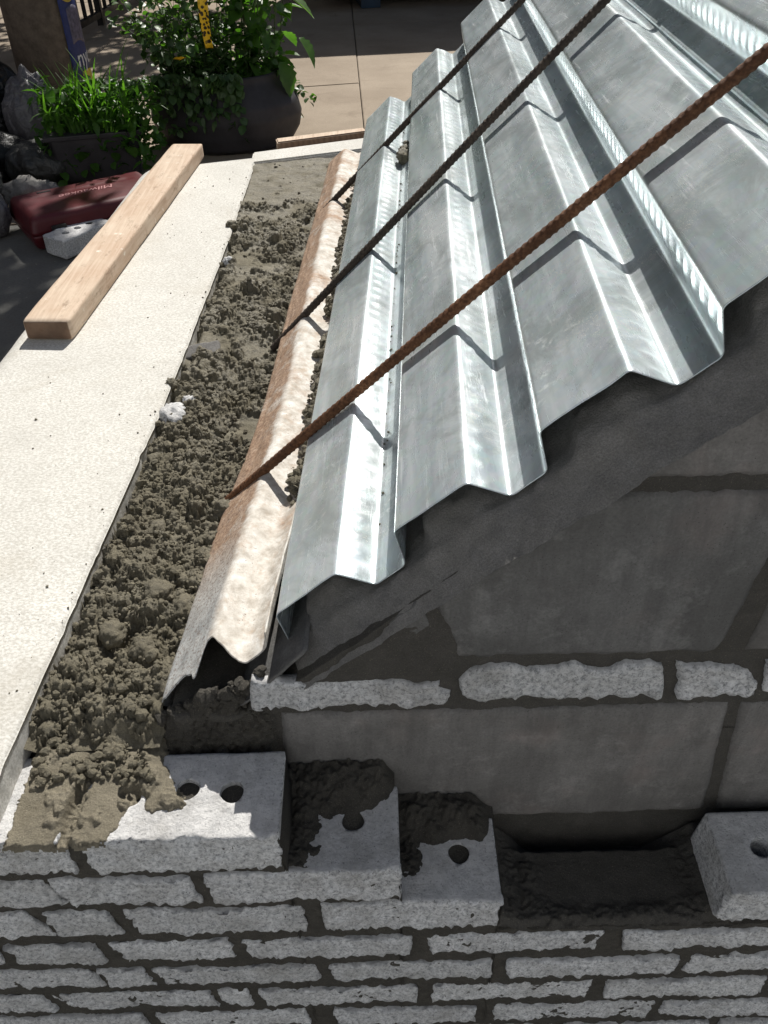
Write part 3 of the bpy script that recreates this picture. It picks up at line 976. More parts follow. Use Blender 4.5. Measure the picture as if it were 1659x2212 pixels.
# ------------------------------------------------------------------ mortar bed
def xl_m(y): return slab_outline_right(y) - .003
def xr_m(y): return np.interp(y, [.09, .135, .18, .25, 2.0], [-.226, -.222, -.200, -.1773, -.0882]) + .008 * sstep(.35, .5, y) + .020 * sstep(.45, .70, y)
def pt_in(P, poly):
    x, y = P[:, 0], P[:, 1]; ins = np.zeros(len(P), bool); dmin = np.full(len(P), 9.0)
    n = len(poly)
    for i in range(n):
        x1, y1 = poly[i]; x2, y2 = poly[(i + 1) % n]
        c = ((y1 > y) != (y2 > y)) & (x < (x2 - x1) * (y - y1) / (y2 - y1 + 1e-12) + x1)
        ins ^= c
        t = np.clip(((x - x1) * (x2 - x1) + (y - y1) * (y2 - y1)) / ((x2 - x1) ** 2 + (y2 - y1) ** 2 + 1e-12), 0, 1)
        dmin = np.minimum(dmin, np.hypot(x - x1 - t * (x2 - x1), y - y1 - t * (y2 - y1)))
    return np.where(ins, dmin, -dmin)

mb = empty('mortar_bed', (-.26, .9, 0))
tag(mb, 'crumbly dark wet mortar filling the trough between pale slab and steel deck', 'mortar')
stp = .0015
ys = lin(.092, 1.875, stp)
nyv, nxv = len(ys), 130
XL, XR = xl_m(ys), xr_m(ys) + .004 * fbm(np.stack([ys * 30, ys * 0, ys * 0], 1), 3, 99)
tx = np.linspace(0, 1, nxv)
X = XL[:, None] + (XR - XL)[:, None] * tx[None, :]
Y = np.tile(ys[:, None], (1, nxv))
P = np.stack([X.ravel(), Y.ravel(), np.zeros(X.size)], 1)
big = fbm(P * 9, 3, 101).reshape(X.shape)
med = fbm(P * 34, 4, 103).reshape(X.shape)
base = np.interp(Y, [.09, .115, .15, .20, .27, .40, .8, 1.4, 1.7, 1.88], [.007, .012, .022, .018, .024, .028, .030, .030, .031, .034])
bil = np.abs(fbm(P * 38 + .02 * 0, 3, 161)).reshape(X.shape); bil2 = np.abs(fbm(P * 105, 3, 163)).reshape(X.shape)
Z = base - .003 + .006 * big + .002 * med
dl = X - XL[:, None]
Z += .022 * sstep(.050, .006, XR[:, None] - X) * sstep(.40, .65, Y)
gap = sstep(.022, .004, dl) * (.75 + .35 * fbm(P * np.array([0, 22, 0]), 3, 107).reshape(X.shape)) * sstep(.13, .18, Y) * sstep(1.5, 1.2, Y)
Z -= .026 * np.clip(gap, 0, 1)
Z += .008 * sstep(.02, 0, dl) * sstep(.14, .11, Y)
pit = sstep(.25, .6, fbm(P * np.array([24, 18, 0]), 3, 111).reshape(X.shape)) * sstep(.14, .17, Y) * sstep(.34, .26, Y)
Z -= .022 * pit
# smooth, trowelled or wet patches
flat = np.clip(sstep(.02, .34, (fbm(P * 15 + 4, 4, 113) + .18 * fbm(P * 90, 2, 114)).reshape(X.shape)) * sstep(.45, .65, Y) * .93 + sstep(1.50, 1.62, Y + .05 * med) * .92 + sstep(.118, .104, Y) * .8, 0, 1)
flat = np.where((Y > .16) & (Y < .48), 0, flat)
lump = fbm(P * 17 + 3, 3, 167).reshape(X.shape)
Z += (1 - flat) * (.017 * bil * (1 + 1.1 * lump) + .008 * bil2 + .001 + .008 * lump * sstep(.6, .3, Y))
Z += flat * .003
Z += flat * (.0026 * fbm(P * np.array([26, 48, 0]), 4, 165) + .0012 * np.abs(fbm(P * 90, 3, 166))).reshape(X.shape)
Zb = Z.copy()
ncr = 9000
cy = rng.uniform(.095, 1.88, ncr) ** 1.0
cy = .095 + (cy - .095) * rng.uniform(.55, 1, ncr)
cx = rng.uniform(0, 1, ncr)
rad = .0013 + .0042 * rng.random(ncr) ** 2.6 + (rng.random(ncr) < .05) * rng.uniform(.003, .008, ncr)
rad *= 1 + .45 * np.exp(-((cy - .25) / .12) ** 2)
order = np.argsort(rad)[::-1]
NF = fbm(P * 330, 2, 119).reshape(X.shape) + .5 * fbm(P * 650, 2, 118).reshape(X.shape)
for k in order:
    iy = int((cy[k] - ys[0]) / stp)
    r = rad[k]; w = int(r / stp) + 2
    i0, i1 = max(0, iy - w), min(nyv, iy + w + 1)
    if i1 - i0 < 2: continue
    xc = XL[iy] + cx[k] * (XR[iy] - XL[iy])
    dxs = (XR[iy] - XL[iy]) / (nxv - 1)
    jx = int((xc - XL[iy]) / dxs); wj = int(r / dxs) + 2
    j0, j1 = max(0, jx - wj), min(nxv, jx + wj + 1)
    if j1 - j0 < 2: continue
    fl = flat[iy, min(jx, nxv - 1)]
    if fl > .5 and rng.random() < .97: continue
    hz = Zb[iy, min(jx, nxv - 1)] + r * rng.uniform(-.45, .25) * (1 - .7 * fl)
    d2 = (X[i0:i1, j0:j1] - xc) ** 2 + ((Y[i0:i1, j0:j1] - cy[k])) ** 2 * rng.uniform(.7, 1.4)
    d2 = d2 * (1 + .95 * NF[i0:i1, j0:j1])
    cap = hz + np.sqrt(np.clip(r * r - d2, 0, None)) * rng.uniform(.7, 1.1)
    cap = np.where(d2 < r * r, cap, -1)
    Z[i0:i1, j0:j1] = np.maximum(Z[i0:i1, j0:j1], cap)
Z += (1 - flat) * (.0022 * np.abs(fbm(P * 420, 2, 121)) + .0014 * fbm(P * 210, 2, 122)).reshape(X.shape) + flat * .0004 * fbm(P * 250, 3, 123).reshape(X.shape)
P[:, 2] = Z.ravel()
# big clumps are splatted last
# small sideways jitter makes the crumbs undercut
P[:, 0] += (1 - flat.ravel()) * .0009 * fbm(P * 300, 2, 131)
P[:, 1] += (1 - flat.ravel()) * .0009 * fbm(P * 300, 2, 133)
o = make('mortar', P, grid_faces(nyv, nxv)[:, ::-1], MMORT, None, True)
tag(o, kind='stuff'); under(mb, o)

# smeared mortar over the first bricks
poly = [(-.352, -.004), (-.262, .000), (-.254, .012), (-.249, .026), (-.240, .047), (-.233, .043), (-.230, .031), (-.223, .027), (-.214, .031), (-.200, .030), (-.191, .036), (-.201, .048), (-.212, .066), (-.222, .082), (-.224, .112), (-.352, .112)]
step = .0010
xs = lin(-.362, -.184, step); yv = lin(-.0035, .110, step)
XX, YY = np.meshgrid(xs, yv, indexing='ij')
P = np.stack([XX.ravel(), YY.ravel(), np.zeros(XX.size)], 1)
d = pt_in(P, poly) + .0028 * fbm(P * 150, 3, 141) + .002 * fbm(P * 420, 2, 142)
lm = fbm(P * 60, 4, 143)
thick = .0015 + .0045 * sstep(.0, .035, d) + .004 * sstep(.05, .10, P[:, 1])
z = np.where(d > 0, thick * sstep(0, .0022, d) + .0012 * lm * sstep(0, .004, d), -.0030)
crumb = sstep(.12, .3, fbm(P * 48 + 7, 3, 147)) * sstep(.0, .004, d)
z += crumb * (.003 + .004 * np.abs(fbm(P * 260, 3, 148)))
gx = P[:, 0] + .297 + .0035 * fbm(P * 70, 3, 145) + .12 * (.03 - P[:, 1])
groove = sstep(.0095, .0035, np.abs(gx))
z = z * (1 - groove) + groove * (-.006 + .006 * np.abs(fbm(P * 210, 3, 146)) + .010 * sstep(.035, .09, P[:, 1] + .02 * lm))
pitc = np.hypot(P[:, 0] + .248, P[:, 1] - .047)
z -= sstep(.0105, .006, pitc + .002 * fbm(P * 200, 2, 149)) * .006
z += sstep(.006, 0, P[:, 0] + .362) * .012 * sstep(.02, .1, P[:, 1])
z -= sstep(.0016, .0, P[:, 1] + .0035) * .004
P[:, 2] = z
P[:, 1] = np.where((d > -.001), P[:, 1] + .0012 * fbm(P * 260, 2, 151), P[:, 1])
Fs = grid_faces(len(xs), len(yv)); keep = (d[Fs].max(axis=1) > -.0012); 
o = make('mortar', P, Fs[keep], MSMEAR, None, True)
o['label'] = 'pale mortar film smeared over the first bricks'
tag(o, kind='stuff'); under(mb, o)

# loose crumbs, a mass of small lumps
ico = []
for k in range(8):
    bm = bmesh.new(); bmesh.ops.create_icosphere(bm, subdivisions=2, radius=1)
    v = np.array([q.co[:] for q in bm.verts]); f = np.array([[q.index for q in fa.verts] for fa in bm.faces]); bm.free()
    n = fbm(v * 1.7 + k * 9, 3, 200 + k)
    v = v * (1 + .55 * n + .55 * np.abs(fbm(v * 3.5 + k, 2, 300 + k)))[:, None]
    ico.append((v, f))
def lumps(name, centers, radii, mat, parent=None, squash=.85):
    VS, FS, off = [], [], 0
    for c, r in zip(centers, radii):
        v, f = ico[random.randrange(8)]
        a, b_ = random.uniform(0, 6.28), random.uniform(-.6, .6)
        Rm = np.array(Matrix.Rotation(a, 3, 'Z') @ Matrix.Rotation(b_, 3, 'X'))
        w = (v * np.array([1, random.uniform(.7, 1), squash * random.uniform(.75, 1.1)])) @ Rm.T * r + c
        VS.append(w); FS.append(f + off); off += len(v)
    o = make(name, np.concatenate(VS), np.concatenate(FS), mat, None, False)
    if parent: under(parent, o)
    return o
C, R = [], []
for _ in range(5200):
    y = random.uniform(.10, 1.85) if random.random() < .5 else random.uniform(.12, .75)
    iy = min(nyv - 1, int((y - ys[0]) / stp)); j = random.randrange(2, nxv - 14)
    if flat[iy, j] > .4 and random.random() < .96: continue
    r = .0009 + .0028 * random.random() ** 2.5
    if random.random() < .03: r *= 2.0
    C.append((X[iy, j], Y[iy, j], Z[iy, j] + r * .45)); R.append(r)
o = lumps('crumbs', C, R, MMORT, mb); tag(o, kind='stuff')
o = lumps('mortar', DEFER[0], DEFER[1], MJOINT, kw); tag(o, kind='stuff')
C, R = [], []
rnd = random.Random(9)
for _ in range(420):
    y = .055 + .062 * rnd.random() ** .7; x = rnd.uniform(-.345, -.228)
    if fbm(np.array([[x * 40, y * 40, 1.0]]), 2, 181)[0] < -.05: continue
    r_ = .0010 + .0042 * rnd.random() ** 2.4
    C.append((x, y, .008 + .10 * max(0, y - .07) + r_ * .3)); R.append(r_)
o = lumps('crumbs', C, R, MMORT, mb); tag(o, kind='stuff')
# crumbs along the seam of old and new sheets, in the near channel, and on slab
C, R = [], []
for _ in range(3200):
    s = random.uniform(.16, 1.45)
    dens = max(0, mnoise.noise(Vector((s * 8, 3.1, 0))) + .32)
    if random.random() > dens * 2.2: continue
    r = .0012 + .0055 * random.random() ** 2.2
    u = -WW - .012 + random.gauss(0, .009) - .003
    p = dpt(np.array(u), np.array(.001 + r * .5 + random.random() * .007), np.array(s)); C.append(tuple(p)); R.append(r)
o = lumps('crumbs', C, R, MMORT, mb); tag(o, kind='stuff')
C, R = [], []
for _ in range(70):
    s = random.uniform(.05, 1.5); r = .0005 + .0011 * random.random()
    p = dpt(np.array(T + WW + .003 + random.gauss(0, .002)), np.array(.0008 + r * .5), np.array(s)); C.append(tuple(p)); R.append(r)
for _ in range(230):
    y = random.uniform(.1, 1.78); r = .0004 + .0013 * random.random() ** 4
    x = float(slab_outline_right(np.array([y]))[0]) - random.random() ** 3 * .20 - .003
    C.append((x, y, .0405)); R.append(r)
o = lumps('crumbs', C, R, MMORT, mb); tag(o, kind='stuff')

# bigger pieces one could pick out
def clod(name, c, r, mat, label, cat, squash=.8, group=None, rough=.0):
    v, f = ico[random.randrange(8)]
    bm = bmesh.new(); bmesh.ops.create_icosphere(bm, subdivisions=4, radius=1)
    v = np.array([q.co[:] for q in bm.verts]); f = np.array([[q.index for q in fa.verts] for fa in bm.faces]); bm.free()
    k = random.randrange(90)
    v = v * (.9 + .42 * fbm(v * 1.6 + k, 3, k) + .45 * np.abs(fbm(v * 3.5 + k, 3, k + 2)) + .16 * np.abs(fbm(v * 11, 3, 7)))[:, None]
    rr = np.array(r if hasattr(r, '__len__') else (r, r, r * squash))
    o = make(name, v * rr, f, mat, None, True)
    o.location = c
    tag(o, label, cat, group)
    return o
for (cx_, cy_, cr_, lab) in ((-.262, .285, .017, 'big crumbly lump in the near part of the mortar bed, closest to the slab'), (-.228, .262, .015, 'crumbly lump beside the torn sheet edge near its front'),
                             (-.300, .225, .014, 'crumbly lump against the slab side at the near end of the mortar'), (-.262, .205, .013, 'dark lump in the hollow at the near end of the mortar'),
                             (-.215, .345, .014, 'lump of mortar against the old sheet just below the rusty bar end'), (-.285, .40, .012, 'loose mortar lump midway between slab and rusty bar end')):
    clod('mortar_clod', (cx_, cy_, .030), (cr_, cr_ * 1.1, cr_ * .8), MMORT, lab, 'mortar clod')
clod('mortar_clod', (-.186, .968, .041), .013, MMORT, 'dark round clod of mortar below the lower end of the middle bar', 'mortar clod')
clod('mortar_clod', (-.315, 1.40, .040), (.014, .012, .010), MMORT, 'clod of mortar resting on the slab edge near the far wet patch', 'mortar clod')
clod('mortar_clod', (-.200, .425, .037), (.017, .016, .014), MMORT, 'rounded clod beside the lower end of the rusty near bar', 'mortar clod')
clod('mortar_clod', (-.330, .745, .032), (.010, .012, .012), MMORT, 'mortar clod hanging over the slab edge just beyond the broken white brick', 'mortar clod')
MCHIP = MB
clod('brick_rubble', (-.307, .660, .024), (.023, .032, .019), MCHIP, 'broken chunk of white brick in the mortar against the slab edge', 'rubble')
clod('brick_rubble', (-.294, .70, .030), (.010, .010, .009), MCHIP, 'small white chip just beyond the larger brick chunk', 'rubble')
clod('brick_rubble', (-.300, 1.215, .031), (.012, .013, .014), MCHIP, 'round white pebble sized chip halfway along the slab edge', 'rubble')
clod('stone_fragment', (-.244, .165, .026), (.012, .013, .010), MSMEAR, 'pale tan lump at the near end of the mortar beside the torn sheet', 'rubble')
o = brick_like = None
v, f = box_lattice(lin(-.03, .03, .004), lin(-.018, .018, .004), lin(-.02, .02, .004))
v2, _ = rounded(v, (-.03, -.018, -.02), (.03, .018, .02), np.full(len(v), .003)); v2 += .0014 * fbm(v * 120, 3, 3)[:, None]
o = make('block_fragment', v2, f, MBLK2, None, True); o.location = (-.298, .866, .012); o.rotation_euler = (.16, -.10, .12)
tag(o, 'grey block fragment with a flat cut end showing in the mortar by the slab', 'rubble')
# clods dropped in the far part of the first deck channel
for (sv, rr_, lab) in ((1.19, .014, 'biggest clod of mortar dropped in the far part of the first deck channel'), (1.235, .011, 'long clod just beyond the biggest one in the first deck channel'), (1.29, .006, 'smallest and farthest clod in the first deck channel')):
    p = dpt(np.array(T + WW + .014), np.array(rr_ * .55), np.array(sv))
    clod('mortar_clod', tuple(p), (rr_, rr_ * 1.5, rr_ * .9), MMORT, lab, 'mortar clod')
# ------------------------------------------------------------------ reinforcing bars
def bar(name, p0, p1, r, mat, pitch, style, bow=0.0, label=''):
    p0, p1 = Vector(p0), Vector(p1)
    ax = (p1 - p0); L = ax.length; ax.normalize()
    sx = ax.orthogonal().normalized(); sy = ax.cross(sx)
    n = int(L / .0011); m = 26
    t = np.linspace(0, L, n)[:, None]; a = np.linspace(0, 2 * math.pi, m, endpoint=False)[None, :]
    if style == 'diag':      # slanting ribs either side of two long seams
        ph = (t / pitch + .55 * np.abs(np.sin(a)) + .0 * a)
        rib = np.clip(1.25 * np.cos(2 * math.pi * ph) - .15, 0, 1) * np.clip(np.abs(np.cos(a)) * 3, 0, 1)
        seam = sstep(.93, .985, np.abs(np.sin(a)))
        rr = r * (1 + .13 * np.maximum(rib, seam * .9))
    else:                    # spiral ribs
        ph = t / pitch + a / (2 * math.pi) * (1 if style == 'spiral' else 2)
        rib = np.clip(1.3 * np.cos(2 * math.pi * ph) - .1, 0, 1)
        seam = sstep(.95, .99, np.abs(np.sin(a)))
        rr = r * (1 + .15 * np.maximum(rib, seam * .8))
    rr = rr * np.ones_like(a)
    A0, SX, SY = np.array(ax), np.array(sx), np.array(sy)
    b = bow * np.sin(math.pi * t / L)
    V = np.array(p0) + t[..., None] * A0 + (rr * np.cos(a))[..., None] * SX + (rr * np.sin(a))[..., None] * SY + b[..., None] * DV
    V = V.reshape(-1, 3)
    V += (.00035 * fbm(V * 500, 2, 17))[:, None] * DV
    i, j = np.meshgrid(np.arange(n - 1), np.arange(m), indexing='ij')
    a0 = (i * m + j).ravel(); a1 = (i * m + (j + 1) % m).ravel()
    F = np.stack([a0, a1, a1 + m, a0 + m], 1)
    faces = [tuple(q) for q in F.tolist()] + [tuple(range(m))[::-1], tuple(range((n - 1) * m, n * m))]
    o = make(name, V, faces, mat, None, True)
    tag(o, label, 'rebar', 'steel bars laid up the slope of the deck')
    return o
def dp(u, h, s): return tuple(dpt(np.array(u), np.array(HH + h), np.array(s)))
bar('reinforcing_bar', dp(-.150, .001, .290), dp(1.02, .014, .262), .0056, MR3, .0080, 'diag', .006, 'nearest of the three bars, thick and orange with rust')
bar('reinforcing_bar', dp(-.152, -.003, .700), dp(1.02, .030, .845), .0056, MR2, .0080, 'twin', .003, 'middle bar, dark brown with twisted ribs')
bar('reinforcing_bar', dp(-.128, -.008, 1.262), dp(1.02, .012, 1.345), .0056, MR2, .0092, 'spiral', .003, 'farthest of the three bars, near black with a saw toothed outline')

# ------------------------------------------------------------------ the timber on the slab
N1 = Vector((-.602, .885, .041)); N2 = Vector((-.520, .886, .041)); F2 = Vector((-.447, 1.885, .041))
dv = (F2 - N2); Lb = dv.length; dv.normalize(); wv = Vector((dv.y, -dv.x, 0))
Wb, Hb = .080, .036
xs = lin(0, Wb, .004); ysb = lin(0, Lb, .012); zs = lin(0, Hb, .004)
v, f = box_lattice(xs, ysb, zs)
rr = .004 + .002 * np.clip(fbm(v * np.array([0, 12, 0]), 2, 5), 0, 1)
v2, _ = rounded(v, (0, 0, 0), (Wb, Lb, Hb), rr)
v2[:, 2] += .0005 * fbm(v * 30, 3, 6); v2[:, 0] += .0008 * fbm(v * np.array([5, 9, 5]), 2, 7)
org = N2 - wv * Wb
Vw = np.array(org) + v2[:, [0]] * np.array(wv) + v2[:, [1]] * np.array(dv) + v2[:, [2]] * np.array([0, 0, 1])
o = make('timber_board', Vw, f, MWOOD, None, True)
tag(o, 'short length of pine two by four lying on the left edge of the pale slab', 'timber')

# ------------------------------------------------------------------ red tool case
MRED = m_plain('red_plastic', (0.085, 0.011, 0.015), 0.42, var=.2, scale=12, bump=.1)
MBLACK = m_plain('black_plastic', (0.015, 0.015, 0.016), 0.4)
MSTEEL = m_plain('bright_steel', (0.75, 0.75, 0.75), 0.3, 0.8)
case_a = math.atan2(.29, .40)
CO = Vector((-1.055, 2.115, GZ))
case = empty('tool_case', CO); case.rotation_euler = (0, 0, math.radians(33))
tag(case, 'closed dark red plastic tool case lying on the pavement left of the slab', 'tool case')
Wc, Dc, Hc = .46, .27, .105
def case_half(z0, z1, name, inset_top):
    v, f = box_lattice(lin(0, Wc, .012), lin(0, Dc, .012), lin(z0, z1, .01))
    v2, _ = rounded(v, (0, 0, z0 - (.05 if inset_top > 0 else 0)), (Wc, Dc, z1 + (.05 if inset_top < 0 else 0)), np.full(len(v), .015))
    k = (v[:, 2] - z0) / (z1 - z0)
    if inset_top < 0: k = 1 - k
    cx, cy = Wc / 2, Dc / 2
    v2[:, 0] = cx + (v2[:, 0] - cx) * (1 - .05 * k); v2[:, 1] = cy + (v2[:, 1] - cy) * (1 - .10 * k)
    # sunk rib along the lid
    if inset_top > 0:
        gr = sstep(.010, .004, np.abs(v[:, 1] - Dc * .74)) * (v[:, 0] > .07) * (v[:, 0] < .40) * sstep(z1 - .01, z1, v[:, 2])
        v2[:, 2] -= .004 * gr
        gr = sstep(.03, .02, np.abs(v[:, 1] - Dc * .45)) * 0
    o = make(name, v2, f, MRED, case, True); return o
case_half(.052, Hc, 'lid', 1)
case_half(.0, .050, 'base', -1)
def small_box(name, c, s, mat, parent, r=.002):
    v, f = box_lattice(np.linspace(-s[0] / 2, s[0] / 2, 5), np.linspace(-s[1] / 2, s[1] / 2, 5), np.linspace(-s[2] / 2, s[2] / 2, 5))
    v2, _ = rounded(v, [-q / 2 for q in s], [q / 2 for q in s], np.full(len(v), r))
    o = make(name, v2 + np.array(c), f, mat, parent, False); return o
for lx in (.085, .375):
    lt = small_box('latch', (lx, -.003, .050), (.046, .012, .048), MBLACK, case)
    small_box('catch', (lx, -.0105, .062), (.034, .004, .006), MSTEEL, lt)
    small_box('catch', (lx, -.0105, .038), (.034, .004, .006), MSTEEL, lt)
hd = small_box('handle', (.23, -.012, .050), (.13, .018, .020), MBLACK, case)
small_box('vent_slot', (.115, Dc * .84, Hc + .0005), (.045, .012, .003), MBLACK, case, .001)
fc = bpy.data.curves.new('lettering', 'FONT'); fc.body = 'Milwaukee'; fc.size = .042; fc.shear = .35; fc.extrude = .0006
fc.align_x = 'CENTER'
MLET = m_plain('grey_red_lettering', (0.42, 0.20, 0.20), 0.5)
ft = bpy.data.objects.new('lettering', fc); col.objects.link(ft); fc.materials.append(MLET)
ft.parent = case; ft.location = (.235, .165, Hc + .0008); ft.rotation_euler = (0, 0, math.pi)
# convert the lettering to a mesh so that it is plain geometry
dg = bpy.context.evaluated_depsgraph_get(); bpy.context.view_layer.update()
me = bpy.data.meshes.new_from_object(ft.evaluated_get(dg))
lo = bpy.data.objects.new('lettering', me); col.objects.link(lo); lo.parent = case; lo.location = ft.location; lo.rotation_euler = ft.rotation_euler
bpy.data.objects.remove(ft)
# a brick leaning by the case
v, f = box_lattice(lin(0, .194, .006), lin(0, .092, .006), lin(0, .057, .006))
v2, _ = rounded(v, (0, 0, 0), (.194, .092, .057), np.full(len(v), .0025)); v2 += .0008 * fbm(v * 120, 3, 3)[:, None]
lb = make('loose_brick', v2, f, MB, None, True)
for hx in (.05, .097, .144):
    m = lb.modifiers.new('hole', 'BOOLEAN'); m.solver = 'EXACT'
    cv = []
    for zz in (-.01, .07):
        for k in range(18):
            a = 2 * math.pi * k / 18; cv.append((hx + .011 * math.cos(a), .046 + .011 * math.sin(a), zz))
    c = make('cutter', cv, [tuple(reversed(range(18))), tuple(range(18, 36))] + [(k, (k + 1) % 18, 18 + (k + 1) % 18, 18 + k) for k in range(18)])
    m.object = c
dg = bpy.context.evaluated_depsgraph_get(); me = bpy.data.meshes.new_from_object(lb.evaluated_get(dg)); lb.modifiers.clear(); lb.data = me
for c in [q for q in bpy.data.objects if q.name.startswith('cutter')]: bpy.data.objects.remove(c)
lb.location = (-.945, 2.055, GZ + .003); lb.rotation_euler = (math.radians(2), 0, math.radians(56))
tag(lb, 'loose pale brick with core holes in front of the red tool case', 'brick')
clod('grey_stone', (-1.19, 2.52, GZ + .05), (.085, .065, .05), MBLK2, 'grey lump of broken concrete behind the left end of the red case', 'rubble')

# ------------------------------------------------------------------ timber pole with banner
MPOLE = m_plain('pole_wood', (0.115, 0.088, 0.066), 0.85, var=.35, scale=30, bump=.6, bscale=60)
PC = Vector((-1.385, 3.62, GZ))
pole = empty('utility_pole', PC)
tag(pole, 'thick dark wooden pole with a blue and yellow band, behind the bags', 'pole')
n, m = 60, 48
V = []
for i in range(n):
    z = i / (n - 1) * 5.2
    for j in range(m):
        a = 2 * math.pi * j / m
        r = .150 - .006 * z
        r *= 1 + .02 * mnoise.noise(Vector((math.cos(a) * 3, math.sin(a) * 3, z * .5))) + .018 * (mnoise.noise(Vector((a * 9, 3, z * .7))))
        V.append((r * math.cos(a), r * math.sin(a), z - .01))
F = [(i * m + j, i * m + (j + 1) % m, (i + 1) * m + (j + 1) % m, (i + 1) * m + j) for i in range(n - 1) for j in range(m)]
F.append(tuple(range((n - 1) * m, n * m)))
shaft = make('shaft', V, F, MPOLE, pole, True)
# painted paper band on the camera side: stripes are separate strips
MBLUE = m_plain('banner_blue', (0.018, 0.03, 0.13), 0.5, var=.3)
MYEL = m_plain('banner_yellow', (0.52, 0.40, 0.04), 0.5, var=.25)
def band(name, z0, z1, a0, a1, r, mat, wob=0.0):
    V = []; n1, n2 = 12, 24
    for i in range(n1):
        for j in range(n2):
            a = a0 + (a1 - a0) * j / (n2 - 1)
            z = z0 + (z1 - z0) * i / (n1 - 1) + wob * math.sin(j / (n2 - 1) * math.pi * 1.5)
            V.append((r * math.cos(a), r * math.sin(a), z))
    o = make(name, V, grid_faces(n1, n2)[:, ::-1], mat, pole, True)
    md = o.modifiers.new('thickness', 'SOLIDIFY'); md.thickness = .0008
    return o
A0, A1 = math.radians(-40), math.radians(26)
band('banner', .19, .85, A0, A1, .1535, MBLUE)
band('banner_stripe', .165, .215, A0 + .3, A1, .1550, MYEL, .004)
band('banner_stripe', .50, .55, A0, A1, .1550, MYEL, -.03)
MPRINT = m_plain('banner_print', (0.10, 0.09, 0.14), 0.5, var=.6, scale=60)
band('banner_picture', .32, .45, A0 + .2, A1 - .2, .1546, MPRINT, .01)
fc = bpy.data.curves.new('lettering', 'FONT'); fc.body = 'nyc'; fc.size = .095; fc.extrude = .0006; fc.align_x = 'CENTER'
MWH = m_plain('white_print', (0.7, 0.7, 0.72), 0.5); fc.materials.append(MWH)
ft = bpy.data.objects.new('lettering', fc); col.objects.link(ft)
dg = bpy.context.evaluated_depsgraph_get(); me = bpy.data.meshes.new_from_object(ft.evaluated_get(dg)); bpy.data.objects.remove(ft)
for vv in me.vertices:      # wrap round the pole
    a = math.radians(-6) + vv.co.x / .170
    zz = vv.co.y; rr_ = .1552 + vv.co.z
    vv.co = (rr_ * math.cos(a), rr_ * math.sin(a), .235 + zz)
lo = bpy.data.objects.new('lettering', me); col.objects.link(lo); lo.parent = pole

# ------------------------------------------------------------------ rubbish bags
def bag(name, c, r, mat, label, sd, knot=False, wr=.22):
    bm = bmesh.new(); bmesh.ops.create_icosphere(bm, subdivisions=5, radius=1)
    v = np.array([q.co[:] for q in bm.verts]); f = np.array([[q.index for q in fa.verts] for fa in bm.faces]); bm.free()
    ridg = 1 - np.abs(fbm(v * np.array([2.6, 2.6, 1.1]) + sd, 2, sd))
    fold = 1 - np.abs(vnoise(np.stack([v[:, 0] * 3.0 + v[:, 2] * 4, v[:, 1] * 7, v[:, 2] * 1.6], 1) + sd, sd + 5))
    v = v * (1 + .09 * (1 - np.abs(fbm(v * np.array([2.4, 2.4, .9]) + sd, 2, sd + 11))) ** 4)[:, None]
    ang = np.arctan2(v[:, 1], v[:, 0]) + .35 * fbm(v * 1.2 + sd, 2, sd + 3)
    pl_ = (np.abs(np.sin(ang * 6.5 + 2 * v[:, 2])) ** .5 - .7) * sstep(-.5, .6, v[:, 2])
    v = v * (1 + .45 * wr * (ridg - .75) + .06 * pl_ + .035 * (fold - .5) + .22 * fbm(v * .9 + sd, 2, sd + 9))[:, None]
    v[:, 2] = np.maximum(v[:, 2], -.72)
    if knot:
        t = sstep(.35, 0, np.hypot(v[:, 0], v[:, 1])) * (v[:, 2] > 0); v[:, 2] += t * .35
    o = make(name, v * np.array(r), f, mat, None, True)
    o.location = (c[0], c[1], c[2] + r[2] * .72)
    tag(o, label, 'bag'); return o
MBAG = m_plastic('black_bag_plastic', (0.006, 0.0065, 0.007), 0.30, 0.35)
MWBAG = m_plastic('white_bag_plastic', (0.12, 0.113, 0.12), 0.38, 0.5)
MGBAG = m_plastic('grey_sack', (0.035, 0.035, 0.032), 0.5)
MTBAG = m_plastic('dusty_sack', (0.07, 0.068, 0.062), 0.6)
bag('rubbish_bag', (-1.64, 3.20, GZ), (.27, .22, .20), MBAG, 'large glossy black rubbish bag at the left edge beside the pole', 3)
bag('rubbish_bag', (-1.50, 2.86, GZ), (.19, .17, .10), MBAG, 'lower black bag slumped in front of the large black bag', 8)
bag('carrier_bag', (-1.325, 3.10, GZ + .04), (.10, .10, .15), MWBAG, 'crumpled white carrier bag leaning against the foot of the pole', 14, True, .4)
bag('rubbish_bag', (-1.24, 2.84, GZ), (.13, .13, .08), MGBAG, 'dark grey sack under the white carrier bag', 22)
bag('cement_sack', (-1.38, 2.52, GZ), (.10, .11, .11), MTBAG, 'dusty grey sack standing at the left edge above a clear bag', 31)
bag('clear_bag', (-1.285, 2.28, GZ), (.10, .085, .09), MWBAG, 'small shiny pale plastic bag at the left edge of the picture', 41, False, .35)
bag('carrier_bag', (-1.215, 3.52, GZ), (.05, .05, .09), MWBAG, 'scrap of white plastic tied round the foot of the pole', 51, False, .4)

